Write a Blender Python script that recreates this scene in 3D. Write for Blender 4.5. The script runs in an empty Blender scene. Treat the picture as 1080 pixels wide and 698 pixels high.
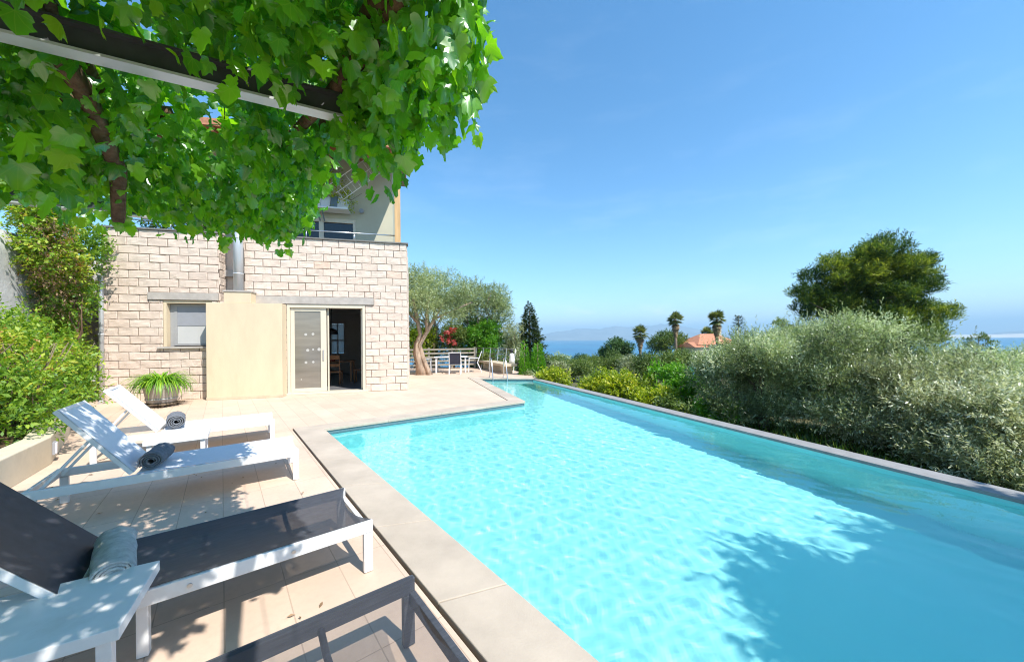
import bpy, math, random
import numpy as np
from mathutils import Vector, noise
S = bpy.context.scene
COL = S.collection
R = math.radians
rng = np.random.default_rng(11)
random.seed(4)

# ------------------------------------------------------------------ materials
def newmat(name):
    m = bpy.data.materials.new(name); m.use_nodes = True
    return m, m.node_tree, m.node_tree.nodes['Principled BSDF']

def coords(nt, kind='Object', scale=(1, 1, 1), rot=(0, 0, 0)):
    tc = nt.nodes.new('ShaderNodeTexCoord'); mp = nt.nodes.new('ShaderNodeMapping')
    mp.inputs['Scale'].default_value = scale; mp.inputs['Rotation'].default_value = rot
    nt.links.new(tc.outputs[kind], mp.inputs['Vector'])
    return mp.outputs['Vector']

def noise_tex(nt, vec, scale, detail=4, rough=.55):
    n = nt.nodes.new('ShaderNodeTexNoise'); n.inputs['Scale'].default_value = scale
    n.inputs['Detail'].default_value = detail; n.inputs['Roughness'].default_value = rough
    nt.links.new(vec, n.inputs['Vector']); return n.outputs['Fac']

def ramp(nt, fac, stops):
    r = nt.nodes.new('ShaderNodeValToRGB'); el = r.color_ramp.elements
    while len(el) < len(stops): el.new(.5)
    for e_, (p, c) in zip(el, stops): e_.position = p; e_.color = (*c, 1)
    nt.links.new(fac, r.inputs['Fac']); return r.outputs['Color']

def mixc(nt, fac, a, b, mode='MIX'):
    m = nt.nodes.new('ShaderNodeMix'); m.data_type = 'RGBA'; m.blend_type = mode
    for sock, v in ((m.inputs[0], fac), (m.inputs[6], a), (m.inputs[7], b)):
        if hasattr(v, 'is_linked') or hasattr(v, 'links'): nt.links.new(v, sock)
        else: sock.default_value = v if isinstance(v, (int, float)) else (*v, 1)
    return m.outputs[2]

def bump(nt, h, strength, dist=.01):
    b = nt.nodes.new('ShaderNodeBump'); b.inputs['Strength'].default_value = strength; b.inputs['Distance'].default_value = dist
    nt.links.new(h, b.inputs['Height']); return b.outputs['Normal']

def pmat(name, c, rough=.6, var=.12, scale=6, bmp=.0, bscale=60, spec=.4, metal=0, stretch=(1, 1, 1), dirt=None):
    """Principled material whose base colour wanders a little, with optional fine relief and a worn second colour."""
    m, nt, b = newmat(name)
    v = coords(nt, 'Object', stretch)
    f = noise_tex(nt, v, scale, 6, .6)
    lo = tuple(x * (1 - var) for x in c); hi = tuple(min(.9, x * (1 + var)) for x in c)
    colr = ramp(nt, f, [(.3, lo), (.7, hi)])
    if dirt:
        g = noise_tex(nt, v, scale * .37, 8, .7)
        k = ramp(nt, g, [(.52, (0, 0, 0)), (.74, (.7, .7, .7))])
        colr = mixc(nt, k, colr, dirt)
    nt.links.new(colr, b.inputs['Base Color'])
    b.inputs['Roughness'].default_value = rough; b.inputs['Metallic'].default_value = metal
    b.inputs['Specular IOR Level'].default_value = spec
    if bmp:
        nt.links.new(bump(nt, noise_tex(nt, v, bscale, 5, .65), bmp), b.inputs['Normal'])
    return m

def leafmat(name, stops, trans=.35, rough=.6, tmul=(1.5, 1.7, .8), gloss=.08, veins=False):
    m = bpy.data.materials.new(name); m.use_nodes = True; nt = m.node_tree; nt.nodes.clear()
    at = nt.nodes.new('ShaderNodeAttribute'); at.attribute_name = 'rnd'
    c = ramp(nt, at.outputs['Fac'], stops)
    if veins:
        ax = nt.nodes.new('ShaderNodeAttribute'); ax.attribute_name = 'lx'
        ay = nt.nodes.new('ShaderNodeAttribute'); ay.attribute_name = 'ly'
        def ma(op, a, b=None):
            q = nt.nodes.new('ShaderNodeMath'); q.operation = op
            for i, x in enumerate((a, b)):
                if x is None: continue
                if isinstance(x, (int, float)): q.inputs[i].default_value = x
                else: nt.links.new(x, q.inputs[i])
            return q.outputs[0]
        d = ma('ABSOLUTE', ax.outputs['Fac'])
        best = d
        for a in (36, 74):
            best = ma('MINIMUM', best, ma('ABSOLUTE', ma('SUBTRACT', ma('MULTIPLY', d, math.cos(R(a))), ma('MULTIPLY', ay.outputs['Fac'], math.sin(R(a))))))
        vm = ramp(nt, best, [(.0, (1, 1, 1)), (.022, (0, 0, 0))])
        c = mixc(nt, vm, c, mixc(nt, .22, c, (.32, .46, .12)))
    df = nt.nodes.new('ShaderNodeBsdfDiffuse'); nt.links.new(c, df.inputs['Color'])
    tr = nt.nodes.new('ShaderNodeBsdfTranslucent')
    nt.links.new(mixc(nt, 1.0, c, tmul, 'MULTIPLY'), tr.inputs['Color'])
    mx = nt.nodes.new('ShaderNodeMixShader'); mx.inputs[0].default_value = trans
    nt.links.new(df.outputs[0], mx.inputs[1]); nt.links.new(tr.outputs[0], mx.inputs[2])
    gl = nt.nodes.new('ShaderNodeBsdfGlossy'); gl.inputs['Roughness'].default_value = rough
    gl.inputs['Color'].default_value = (.9, .95, 1, 1)
    m2 = nt.nodes.new('ShaderNodeMixShader'); m2.inputs[0].default_value = gloss * .45
    nt.links.new(mx.outputs[0], m2.inputs[1]); nt.links.new(gl.outputs[0], m2.inputs[2])
    o = nt.nodes.new('ShaderNodeOutputMaterial'); nt.links.new(m2.outputs[0], o.inputs['Surface'])
    return m

M = {}
M['white'] = pmat('white_paint', (.74, .745, .75), .38, .03, 9, spec=.5, dirt=(.60, .59, .56))
M['sling_w'] = pmat('white_sling', (.72, .73, .75), .7, .03, 40, .15, 400, .2)
M['cream'] = pmat('cream_render', (.64, .525, .365), .85, .06, 2.6, .25, 60, .2, stretch=(1.4, 1.4, .45), dirt=(.54, .43, .29))
M['creamwall'] = pmat('garden_wall_render', (.60, .53, .40), .85, .07, 3, .15, 150, .2, dirt=(.46, .40, .30))
M['creampaint'] = pmat('cream_frame_paint', (.62, .56, .44), .5, .03, 5)
M['upper'] = pmat('upper_wall_render', (.52, .49, .37), .85, .05, 2, .1, 140, .2)
M['mortar'] = pmat('dark_mortar', (.10, .07, .052), .95, .25, 30)
M['lintel'] = pmat('lintel_concrete', (.43, .39, .35), .85, .12, 7, .2, 90, .2, dirt=(.34, .30, .26))
M['capstone'] = pmat('cap_slate', (.17, .165, .15), .7, .15, 8)
M['galv'] = pmat('galvanised_steel', (.55, .57, .59), .38, .10, 5, .05, 40, metal=.35, stretch=(1, 1, .3))
M['alu'] = pmat('brushed_metal', (.66, .67, .68), .28, .06, 10, metal=1)
M['greyframe'] = pmat('grey_frame', (.33, .33, .33), .5, .05, 8)
M['wood'] = pmat('pine_post', (.58, .36, .17), .6, .18, 14, .1, 90, stretch=(1, 1, .08))
M['brownwood'] = pmat('brown_rafter', (.30, .12, .05), .6, .2, 12, stretch=(.2, 1, 1))
M['greywood'] = pmat('weathered_fence_wood', (.31, .28, .225), .8, .22, 10, .2, 80, stretch=(.15, 1, 1))
M['rooftile'] = pmat('terracotta_tile', (.47, .20, .11), .75, .35, 5, .3, 25)
M['farwall'] = pmat('far_house_wall', (.60, .54, .42), .8, .08, 1)
M['darkglass'] = pmat('dark_pane', (.012, .014, .016), .06, .1, 3, spec=.6)
M['screen'] = pmat('screen_pane', (.20, .18, .15), .10, .20, 2.2, spec=.9, stretch=(.4, 1, 3))
M['blind'] = pmat('roller_blind', (.50, .50, .49), .45, .04, 2)
M['dot'] = pmat('white_decal', (.46, .45, .42), .5, .02, 5)
M['steel_dark'] = pmat('dark_steel', (.050, .056, .058), .5, .3, 6)
M['barklight'] = pmat('vine_bark', (.15, .095, .062), .9, .45, 26, .8, 60, .1, stretch=(1, 1, .35))
M['bark'] = pmat('tree_bark', (.20, .15, .11), .9, .4, 16, .9, 40, .1, stretch=(1, 1, .3))
M['olivebark'] = pmat('olive_bark', (.36, .27, .20), .9, .45, 9, .9, 26, .1, stretch=(1, 1, .25))
M['stone'] = pmat('cast_stone', (.55, .46, .33), .8, .1, 5, .15, 80, .2)
M['soil'] = pmat('soil', (.11, .075, .045), .95, .4, 9, .6, 30, .1)
M['barrel'] = pmat('barrel_wood', (.37, .335, .31), .8, .35, 16, .4, 60, stretch=(1, 1, .08))
M['bench_under'] = M['stone']
M['interior'] = pmat('interior_wall', (.55, .52, .48), .8, .05, 2)
M['intfloor'] = pmat('interior_floor', (.17, .17, .18), .35, .1, 3)
M['chairwood'] = pmat('chair_wood', (.34, .16, .07), .45, .2, 12, stretch=(1, 1, .2))
M['reddish'] = pmat('red_cloth', (.5, .04, .05), .7, .05, 5)
M['blackpaint'] = pmat('black_paint', (.02, .02, .022), .4, .1, 5)
M['navy'] = pmat('navy_sling', (.03, .035, .06), .6, .1, 20)
M['lampgrey'] = pmat('lamp_grey', (.30, .31, .34), .4, .05, 6)
M['lampglass'] = pmat('lamp_glass', (.62, .62, .66), .25, .04, 6)
M['wire'] = pmat('wire', (.03, .03, .03), .6, .1, 5)
M['whitewire'] = pmat('white_wire', (.72, .70, .66), .5, .05, 5)
M['bluegrey'] = pmat('blue_grey_paint', (.16, .22, .27), .5, .06, 6)
M['petalred'] = pmat('red_petal', (.62, .05, .05), .6, .2, 8)
M['petalwhite'] = pmat('white_petal', (.75, .72, .74), .6, .05, 8)
M['plaster_w'] = pmat('white_statue', (.70, .69, .66), .7, .08, 12)
M['pipe_black'] = M['blackpaint']

# split faced stone
m, nt, b = newmat('split_face_stone')
v = coords(nt); at = nt.nodes.new('ShaderNodeAttribute'); at.attribute_name = 'rnd'
base = ramp(nt, at.outputs['Fac'], [(0, (.64, .515, .425)), (.35, (.66, .54, .447)), (.8, (.68, .565, .475)), (.94, (.67, .55, .46)), (1, (.66, .47, .35))])
f = noise_tex(nt, v, 9, 8, .7)
c1 = mixc(nt, 1.0, base, ramp(nt, f, [(.25, (.90, .875, .85)), (.5, (1, 1, 1)), (.8, (1.0, .99, .98))]), 'MULTIPLY')
nt.links.new(c1, b.inputs['Base Color']); b.inputs['Roughness'].default_value = .92; b.inputs['Specular IOR Level'].default_value = .15
nt.links.new(bump(nt, noise_tex(nt, v, 45, 8, .75), .8, .012), b.inputs['Normal'])
M['block'] = m

# terrace tiles, laid square to the pool's long coping
E1A = math.atan2(.7826, -.6225)
def tilemat(name, c1, c2, grout, w, h, rot, bscale=1):
    m, nt, b = newmat(name)
    v = coords(nt, 'Object', (1, 1, 1), (0, 0, -rot))
    t = nt.nodes.new('ShaderNodeTexBrick'); nt.links.new(v, t.inputs['Vector'])
    t.offset = 0; t.inputs['Scale'].default_value = 1; t.inputs['Brick Width'].default_value = w; t.inputs['Row Height'].default_value = h
    t.inputs['Mortar Size'].default_value = .0035; t.inputs['Mortar Smooth'].default_value = .3; t.inputs['Bias'].default_value = 0
    t.inputs['Color1'].default_value = (*c1, 1); t.inputs['Color2'].default_value = (*c2, 1); t.inputs['Mortar'].default_value = (*grout, 1)
    n1 = noise_tex(nt, v, 1.3, 8, .65); n2 = noise_tex(nt, v, 24, 6, .7)
    k = mixc(nt, 1.0, t.outputs['Color'], ramp(nt, n1, [(.3, (.88, .86, .84)), (.7, (1.06, 1.05, 1.04))]), 'MULTIPLY')
    k = mixc(nt, 1.0, k, ramp(nt, n2, [(.25, (.90, .90, .90)), (.55, (1, 1, 1))]), 'MULTIPLY')
    n3 = noise_tex(nt, v, .55, 9, .72)
    k = mixc(nt, ramp(nt, n3, [(.52, (0, 0, 0)), (.70, (.55, .55, .55))]), k, tuple(x * .80 for x in c1))
    nt.links.new(k, b.inputs['Base Color']); b.inputs['Roughness'].default_value = .62; b.inputs['Specular IOR Level'].default_value = .3
    inv = nt.nodes.new('ShaderNodeMath'); inv.operation = 'SUBTRACT'; inv.inputs[0].default_value = 1; nt.links.new(t.outputs['Fac'], inv.inputs[1])
    nt.links.new(bump(nt, inv.outputs[0], .5, .004), b.inputs['Normal'])
    return m
M['tile'] = tilemat('terrace_tile', (.665, .515, .405), (.62, .475, .37), (.45, .34, .26), .9, .30, E1A)
M['coping'] = pmat('coping_stone', (.47, .40, .325), .75, .15, 1.7, .2, 90, .25, dirt=(.39, .33, .265))
M['copinggrey'] = pmat('grey_edge_stone', (.27, .265, .26), .7, .14, 5, .2, 90, .3, dirt=(.26, .26, .26))
M['drain'] = pmat('drain_dark', (.035, .024, .014), .9, .5, 12, dirt=(.16, .09, .03))

# pool plaster and water
m, nt, b = newmat('pool_plaster')
v = coords(nt); f = noise_tex(nt, v, 1.4, 8, .65)
nt.links.new(ramp(nt, f, [(.3, (.345, .80, .80)), (.7, (.38, .82, .81))]), b.inputs['Base Color'])
b.inputs['Roughness'].default_value = .8; b.inputs['Specular IOR Level'].default_value = .2
M['plaster'] = m
M['waterline'] = pmat('shaded_waterline_tile', (.13, .21, .24), .4, .1, 20)  # tile band at the waterline, its colour darkened for the coping's shadow
m = bpy.data.materials.new('pool_water'); m.use_nodes = True; nt = m.node_tree; nt.nodes.clear()
o_ = nt.nodes.new('ShaderNodeOutputMaterial'); g_ = nt.nodes.new('ShaderNodeBsdfGlass')
g_.inputs['IOR'].default_value = 1.33; g_.inputs['Roughness'].default_value = 0; g_.inputs['Color'].default_value = (.93, .99, 1, 1)
nt.links.new(g_.outputs[0], o_.inputs['Surface']); M['water'] = m
m, nt, b = newmat('sea_water')
v = coords(nt, 'Object', (1, .25, 1)); f = noise_tex(nt, v, .004, 6, .6)
nt.links.new(ramp(nt, f, [(.35, (.008, .10, .21)), (.65, (.012, .15, .27))]), b.inputs['Base Color'])
b.inputs['Roughness'].default_value = .35; b.inputs['Specular IOR Level'].default_value = .35; M['sea'] = m
m, nt, b = newmat('garden_soil')
v = coords(nt); f = noise_tex(nt, v, .6, 8, .7); f2 = noise_tex(nt, v, 6, 6, .7)
k = ramp(nt, f, [(.35, (.13, .095, .05)), (.5, (.10, .10, .035)), (.65, (.07, .10, .03))])
k = mixc(nt, 1.0, k, ramp(nt, f2, [(.3, (.6, .6, .6)), (.6, (1.15, 1.15, 1.1))]), 'MULTIPLY')
nt.links.new(k, b.inputs['Base Color']); b.inputs['Roughness'].default_value = .95
nt.links.new(bump(nt, f2, .7, .05), b.inputs['Normal']); M['ground'] = m
M['hill'] = pmat('far_hill', (.20, .22, .22), .9, .3, .0015)
M['beach'] = pmat('beach_sand', (.62, .56, .46), .9, .1, .002)
m, nt, b = newmat('old_concrete')
v = coords(nt); vs = coords(nt, 'Object', (1.2, 1.2, .22))
a1 = noise_tex(nt, v, 2.5, 8, .7); a2 = noise_tex(nt, vs, 4, 7, .7)
k = ramp(nt, a1, [(.3, (.42, .42, .41)), (.7, (.58, .58, .57))])
k = mixc(nt, ramp(nt, a2, [(.5, (0, 0, 0)), (.7, (.8, .8, .8))]), k, (.20, .20, .19))
nt.links.new(k, b.inputs['Base Color']); b.inputs['Roughness'].default_value = .95
nt.links.new(bump(nt, a1, .6, .04), b.inputs['Normal']); M['concrete'] = m

# dark mesh sling: an open weave, partly see-through
m = bpy.data.materials.new('dark_mesh_sling'); m.use_nodes = True; nt = m.node_tree; b = nt.nodes['Principled BSDF']
v = coords(nt, 'Object', (1, 6, 1)); f = noise_tex(nt, v, 12, 7, .7)
nt.links.new(ramp(nt, f, [(.3, (.038, .041, .053)), (.7, (.068, .073, .088))]), b.inputs['Base Color']); b.inputs['Roughness'].default_value = .55
tr = nt.nodes.new('ShaderNodeBsdfTransparent'); mx = nt.nodes.new('ShaderNodeMixShader'); mx.inputs[0].default_value = .07
nt.links.new(b.outputs[0], mx.inputs[1]); nt.links.new(tr.outputs[0], mx.inputs[2]); nt.links.new(mx.outputs[0], nt.nodes['Material Output'].inputs['Surface'])
M['sling_d'] = m
M['sling_back'] = pmat('dark_back_sling', (.042, .046, .060), .55, .2, 14, .1, 300, .35)
m = m.copy(); m.name = 'open_mesh_sling'
for n_ in m.node_tree.nodes:
    if n_.type == 'MIX_SHADER': n_.inputs[0].default_value = .55
M['sling_open'] = m
M['darkframe'] = pmat('charcoal_frame', (.060, .065, .078), .5, .3, 10, .15, 60, stretch=(.6, 8, 8))
M['towel'] = pmat('grey_towel', (.66, .645, .63), .95, .18, 30, .9, 220, .05)
M['towel_d'] = pmat('dark_towel', (.20, .21, .23), .95, .2, 30, .9, 220, .05)

# leaves
M['vine'] = leafmat('vine_leaf', [(0, (.034, .17, .024)), (.4, (.08, .28, .022)), (.75, (.17, .42, .02)), (.96, (.19, .38, .03)), (.985, (.28, .36, .04)), (1, (.40, .27, .06))], .52, .32, (2.3, 2.0, .5), .17, True)
M['olive'] = leafmat('olive_leaf', [(0, (.085, .115, .045)), (.5, (.29, .36, .16)), (.85, (.54, .60, .36)), (1, (.72, .75, .57))], .38, .4, (1.3, 1.4, .8), .10)
M['olive_g'] = leafmat('grey_olive_leaf', [(0, (.11, .12, .055)), (.5, (.33, .38, .19)), (.85, (.60, .64, .41)), (1, (.76, .78, .60))], .38, .4, (1.2, 1.2, .8), .10)
M['pine'] = leafmat('pine_needle', [(0, (.020, .052, .012)), (.5, (.09, .15, .022)), (.8, (.22, .27, .03)), (1, (.42, .44, .05))], .3, .5, gloss=.06)
M['cypress'] = leafmat('cypress_leaf', [(0, (.020, .038, .016)), (.6, (.052, .085, .028)), (1, (.11, .15, .04))], .12, .5, gloss=.06)
M['bright'] = leafmat('bright_leaf', [(0, (.05, .18, .008)), (.5, (.12, .31, .012)), (1, (.25, .45, .02))], .38, .6)
M['lemon'] = leafmat('citrus_leaf', [(0, (.09, .15, .008)), (.5, (.25, .33, .012)), (.85, (.46, .48, .02)), (1, (.62, .54, .03))], .38, .6)
M['mid'] = leafmat('shrub_leaf', [(0, (.045, .085, .016)), (.5, (.10, .16, .026)), (1, (.22, .26, .045))], .28, .6)
M['dark'] = leafmat('dark_leaf', [(0, (.018, .05, .012)), (.6, (.042, .10, .02)), (1, (.09, .17, .03))], .22, .6)
M['hedge'] = leafmat('hedge_leaf', [(0, (.06, .16, .015)), (.45, (.18, .32, .022)), (.8, (.38, .46, .035)), (.92, (.48, .47, .05)), (1, (.45, .22, .08))], .38, .6)
M['dry'] = leafmat('dry_leaf', [(0, (.16, .10, .055)), (.6, (.30, .19, .11)), (1, (.46, .30, .20))], .2, .6, gloss=.05)
M['strap'] = leafmat('strap_leaf', [(0, (.06, .19, .014)), (.5, (.17, .36, .02)), (1, (.38, .54, .04))], .38, .5)
M['palm'] = leafmat('palm_leaf', [(0, (.05, .08, .02)), (.6, (.17, .20, .06)), (1, (.34, .34, .12))], .2, .35)
M['palmdry'] = leafmat('dry_palm_leaf', [(0, (.19, .13, .07)), (.6, (.33, .23, .12)), (1, (.45, .33, .19))], .15, .6, gloss=.05)
M['redleaf'] = leafmat('red_flower', [(0, (.45, .03, .03)), (.6, (.62, .12, .10)), (1, (.74, .30, .26))], .3, .5, (1.2, .9, .9), gloss=.05)
M['whiteflower'] = leafmat('white_flower', [(0, (.6, .57, .62)), (1, (.8, .8, .8))], .3, .5, (1, 1, 1), gloss=.05)
M['grass'] = leafmat('grass_blade', [(0, (.04, .10, .01)), (.5, (.09, .18, .018)), (1, (.20, .24, .04))], .3, .5)

# ------------------------------------------------------------------ builders
class MB:
    def __init__(s): s.v = []; s.f = []; s.m = []; s.sm = []
    def add(s, v, f, mi=0, smooth=False):
        k = len(s.v); s.v += [tuple(p) for p in v]; s.f += [tuple(i + k for i in q) for q in f]
        s.m += [mi] * len(f); s.sm += [smooth] * len(f); return s
    def box(s, x0, x1, y0, y1, z0, z1, mi=0):
        v = [(x, y, z) for z in (z0, z1) for y in (y0, y1) for x in (x0, x1)]
        return s.add(v, [(0, 2, 3, 1), (4, 5, 7, 6), (0, 1, 5, 4), (1, 3, 7, 5), (3, 2, 6, 7), (2, 0, 4, 6)], mi)
    def bar(s, p, q, w, h, up=(0, 0, 1), mi=0):
        p, q, up = Vector(p), Vector(q), Vector(up); d = (q - p).normalized()
        a = d.cross(up).normalized() * w / 2; c = a.cross(d).normalized() * h / 2
        v = [p - a - c, p + a - c, p + a + c, p - a + c, q - a - c, q + a - c, q + a + c, q - a + c]
        return s.add(v, [(0, 3, 2, 1), (4, 5, 6, 7), (0, 1, 5, 4), (1, 2, 6, 5), (2, 3, 7, 6), (3, 0, 4, 7)], mi)
    def tube(s, pts, rad, n=8, mi=0, cap=True, wob=0, seed=0):
        pts = [Vector(p) for p in pts]; rs = rad if hasattr(rad, '__len__') else [rad] * len(pts)
        ring = []; prev = None
        for i, p in enumerate(pts):
            d = (pts[min(i + 1, len(pts) - 1)] - pts[max(i - 1, 0)]).normalized()
            a = prev - d * prev.dot(d) if prev is not None else d.cross(Vector((0, 0, 1)) if abs(d.z) < .9 else Vector((1, 0, 0)))
            a.normalize(); prev = a; b_ = d.cross(a)
            for k in range(n):
                t = 2 * math.pi * k / n; r = rs[i]
                if wob: r *= 1 + wob * noise.noise(Vector((math.cos(t) * 1.3 + seed, math.sin(t) * 1.3, i * .55)))
                ring.append(p + a * math.cos(t) * r + b_ * math.sin(t) * r)
        f = [(i * n + k, i * n + (k + 1) % n, (i + 1) * n + (k + 1) % n, (i + 1) * n + k) for i in range(len(pts) - 1) for k in range(n)]
        s.add(ring, f, mi, True)
        if cap:
            k0 = len(s.v) - len(ring); e0 = k0 + (len(pts) - 1) * n
            s.f += [tuple(k0 + k for k in reversed(range(n))), tuple(e0 + k for k in range(n))]; s.m += [mi, mi]; s.sm += [False, False]
        return s
    def lathe(s, prof, n=24, c=(0, 0), mi=0, smooth=True):
        v = [(c[0] + r * math.cos(2 * math.pi * k / n), c[1] + r * math.sin(2 * math.pi * k / n), z) for r, z in prof for k in range(n)]
        f = [(i * n + k, i * n + (k + 1) % n, (i + 1) * n + (k + 1) % n, (i + 1) * n + k) for i in range(len(prof) - 1) for k in range(n)]
        f += [tuple(reversed(range(n))), tuple((len(prof) - 1) * n + k for k in range(n))]
        return s.add(v, f, mi, smooth)
    def build(s, name, mats, parent=None, bevel=0, rnd=None):
        me = bpy.data.meshes.new(name); me.from_pydata(s.v, [], s.f)
        for m_ in (mats if isinstance(mats, (list, tuple)) else [mats]): me.materials.append(m_)
        me.polygons.foreach_set('material_index', s.m); me.polygons.foreach_set('use_smooth', s.sm)
        if rnd is not None:
            me.attributes.new('rnd', 'FLOAT', 'FACE').data.foreach_set('value', rnd)
        me.update()
        o = bpy.data.objects.new(name, me); COL.objects.link(o); o.parent = parent
        if bevel:
            bv = o.modifiers.new('bevel', 'BEVEL'); bv.width = bevel; bv.segments = 2; bv.limit_method = 'ANGLE'
        return o

def npmesh(name, v, loops, starts, mat, parent=None, fattr=None, pattr=None):
    me = bpy.data.meshes.new(name)
    me.vertices.add(len(v)); me.vertices.foreach_set('co', np.asarray(v, np.float32).ravel())
    me.loops.add(len(loops)); me.loops.foreach_set('vertex_index', np.asarray(loops, np.int32).ravel())
    me.polygons.add(len(starts)); me.polygons.foreach_set('loop_start', np.asarray(starts, np.int32))
    for k, a in (fattr or {}).items(): me.attributes.new(k, 'FLOAT', 'FACE').data.foreach_set('value', np.asarray(a, np.float32))
    for k, a in (pattr or {}).items(): me.attributes.new(k, 'FLOAT', 'POINT').data.foreach_set('value', np.asarray(a, np.float32))
    me.materials.append(mat); me.update(calc_edges=True); me.validate()
    o = bpy.data.objects.new(name, me); COL.objects.link(o); o.parent = parent
    return o

def unit(a): return a / np.maximum(np.linalg.norm(a, axis=-1, keepdims=True), 1e-9)

def leaf_quads(name, P, D, N, L, W, rnd, mat, parent=None):
    """Every leaf one folded four-cornered blade."""
    n = len(P); Sd = unit(np.cross(D, N)); Nn = unit(np.cross(Sd, D))
    L = np.broadcast_to(np.asarray(L, float).reshape(-1, 1), (n, 1)); W = np.broadcast_to(np.asarray(W, float).reshape(-1, 1), (n, 1))
    v = np.stack([P, P + D * L * .5 + Sd * W * .5 + Nn * W * .15, P + D * L - Nn * L * .06, P + D * L * .5 - Sd * W * .5 + Nn * W * .15], 1).reshape(-1, 3)
    return npmesh(name, v, np.arange(4 * n), np.arange(n) * 4, mat, parent, {'rnd': np.clip(rnd, 0, 1)})

def clumps_in(c, r, m, size=(.25, .45), seed=0, flat=.8, shell=.75):
    """Split a crown ellipsoid into uneven clumps, so that its outline is ragged and it has gaps."""
    g = np.random.default_rng(seed); c = np.array(c, float); r = np.array(r, float)
    d = unit(g.normal(size=(m, 3))); rad = g.uniform(.15, 1, (m, 1)) ** .5 * shell
    cen = c + d * rad * r; s = g.uniform(*size, (m, 1)) * r.mean() * np.array([1, 1, flat])
    return cen, s

def sprays(name, cl, n, tl, per, L, W, mat, parent=None, seed=0, up=.3, out=.8, jit=.6, deep=.45, sprd=.9, keep=None, hue=.25):
    """Twigs that start all through the clumps and lean outward and up; leaves along every twig."""
    g = np.random.default_rng(seed); cen, s = cl
    w = s.prod(1) ** (2 / 3); idx = g.choice(len(cen), n, p=w / w.sum())
    o = unit(g.normal(size=(n, 3))); rad = g.uniform(0, 1, (n, 1)) ** deep
    P = cen[idx] + o * rad * s[idx]
    if keep is not None:
        k = keep(P); P, o, idx = P[k], o[k], idx[k]; n = len(P)
    D = unit(o * out + np.array([0, 0, up]) + g.normal(size=(n, 3)) * jit)
    tone = g.uniform(-hue, hue, len(cen))[idx] + g.normal(size=n) * .12
    t = (np.arange(per) + .5) / per
    LP = (P[:, None, :] + D[:, None, :] * (t[None, :, None] * tl * g.uniform(.6, 1.3, (n, 1, 1)))).reshape(-1, 3)
    DD = np.repeat(D, per, 0); q = g.normal(size=DD.shape)
    LD = unit(DD * .7 + unit(q - DD * (q * DD).sum(1, keepdims=True)) * sprd)
    LN = unit(np.array([0, 0, 1.]) + g.normal(size=DD.shape) * .6)
    rn = .5 + np.repeat(tone, per) + g.normal(size=len(LP)) * .14
    k = g.uniform(.7, 1.25, len(LP))
    return leaf_quads(name, LP, LD, LN, L * k, W * k, rn, mat, parent)

def empty(name, label=None, cat=None, loc=(0, 0, 0), rz=0, group=None):
    o = bpy.data.objects.new(name, None); COL.objects.link(o); o.location = loc; o.rotation_euler = (0, 0, rz)
    o.empty_display_size = .2
    return tag(o, label, cat, group)
def tag(o, label=None, cat=None, group=None, kind=None):
    for k, v in (('label', label), ('category', cat), ('group', group), ('kind', kind)):
        if v: o[k] = v
    return o
def structure(o): o['kind'] = 'structure'; return o
def copy_tree(o, parent=None):
    c = o.copy(); COL.objects.link(c); c.parent = parent
    for ch in [x for x in bpy.data.objects if x.parent == o]: copy_tree(ch, c)
    return c

# ------------------------------------------------------------------ pool
C1, C2, C3, C4 = (-3.272, 6.271), (.285, 8.868), (-1.305, 14.2), (.80, 14.0)
PR, PN = (6.96, -2.73), (3.79, -2.61)
POOL = [PN, C1, C2, C3, C4, PR]           # clockwise seen from above? outward side is handled by off()
def line_off(p, q, d):
    p, q = Vector(p), Vector(q); t = (q - p).normalized(); n_ = Vector((-t.y, t.x)); return p + n_ * d, q + n_ * d
def isect(a, b, c, d):
    a, b, c, d = map(Vector, (a, b, c, d)); r_ = b - a; s_ = d - c
    k = ((c.x - a.x) * s_.y - (c.y - a.y) * s_.x) / (r_.x * s_.y - r_.y * s_.x); return a + r_ * k
def offset_poly(poly, ds):
    n_ = len(poly); L_ = [line_off(poly[i], poly[(i + 1) % n_], ds[i]) for i in range(n_)]
    return [isect(*L_[i - 1], *L_[i]) for i in range(n_)]
CW = .385
area = sum(POOL[i][0] * POOL[(i + 1) % 6][1] - POOL[(i + 1) % 6][0] * POOL[i][1] for i in range(6))
sg = 1 if area < 0 else -1
WID = [CW, .36, .34, .34, .27, .4]
OUT = offset_poly(POOL, [sg * w_ for w_ in WID])
LIP = offset_poly(POOL, [-sg * .02] * 6)
WZ = -.09
# basin: floor and inner walls
mb = MB(); D_ = -1.25
n_ = 6
mb.add([(p[0], p[1], D_) for p in POOL], [tuple(range(6))])
for i in range(6):
    p, q = POOL[i], POOL[(i + 1) % 6]
    zt = -.063 if i == 4 else -.04
    mb.add([(*p, D_), (*q, D_), (*q, -.20), (*p, -.20)], [(0, 1, 2, 3)])
    mb.add([(*p, -.20), (*q, -.20), (*q, zt), (*p, zt)], [(0, 1, 2, 3)], 1 if i in (0, 1, 2, 3, 5) else 0)
basin = structure(mb.build('pool_basin', [M['plaster'], M['waterline']]))
basin.cycles.is_caustics_receiver = True
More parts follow.
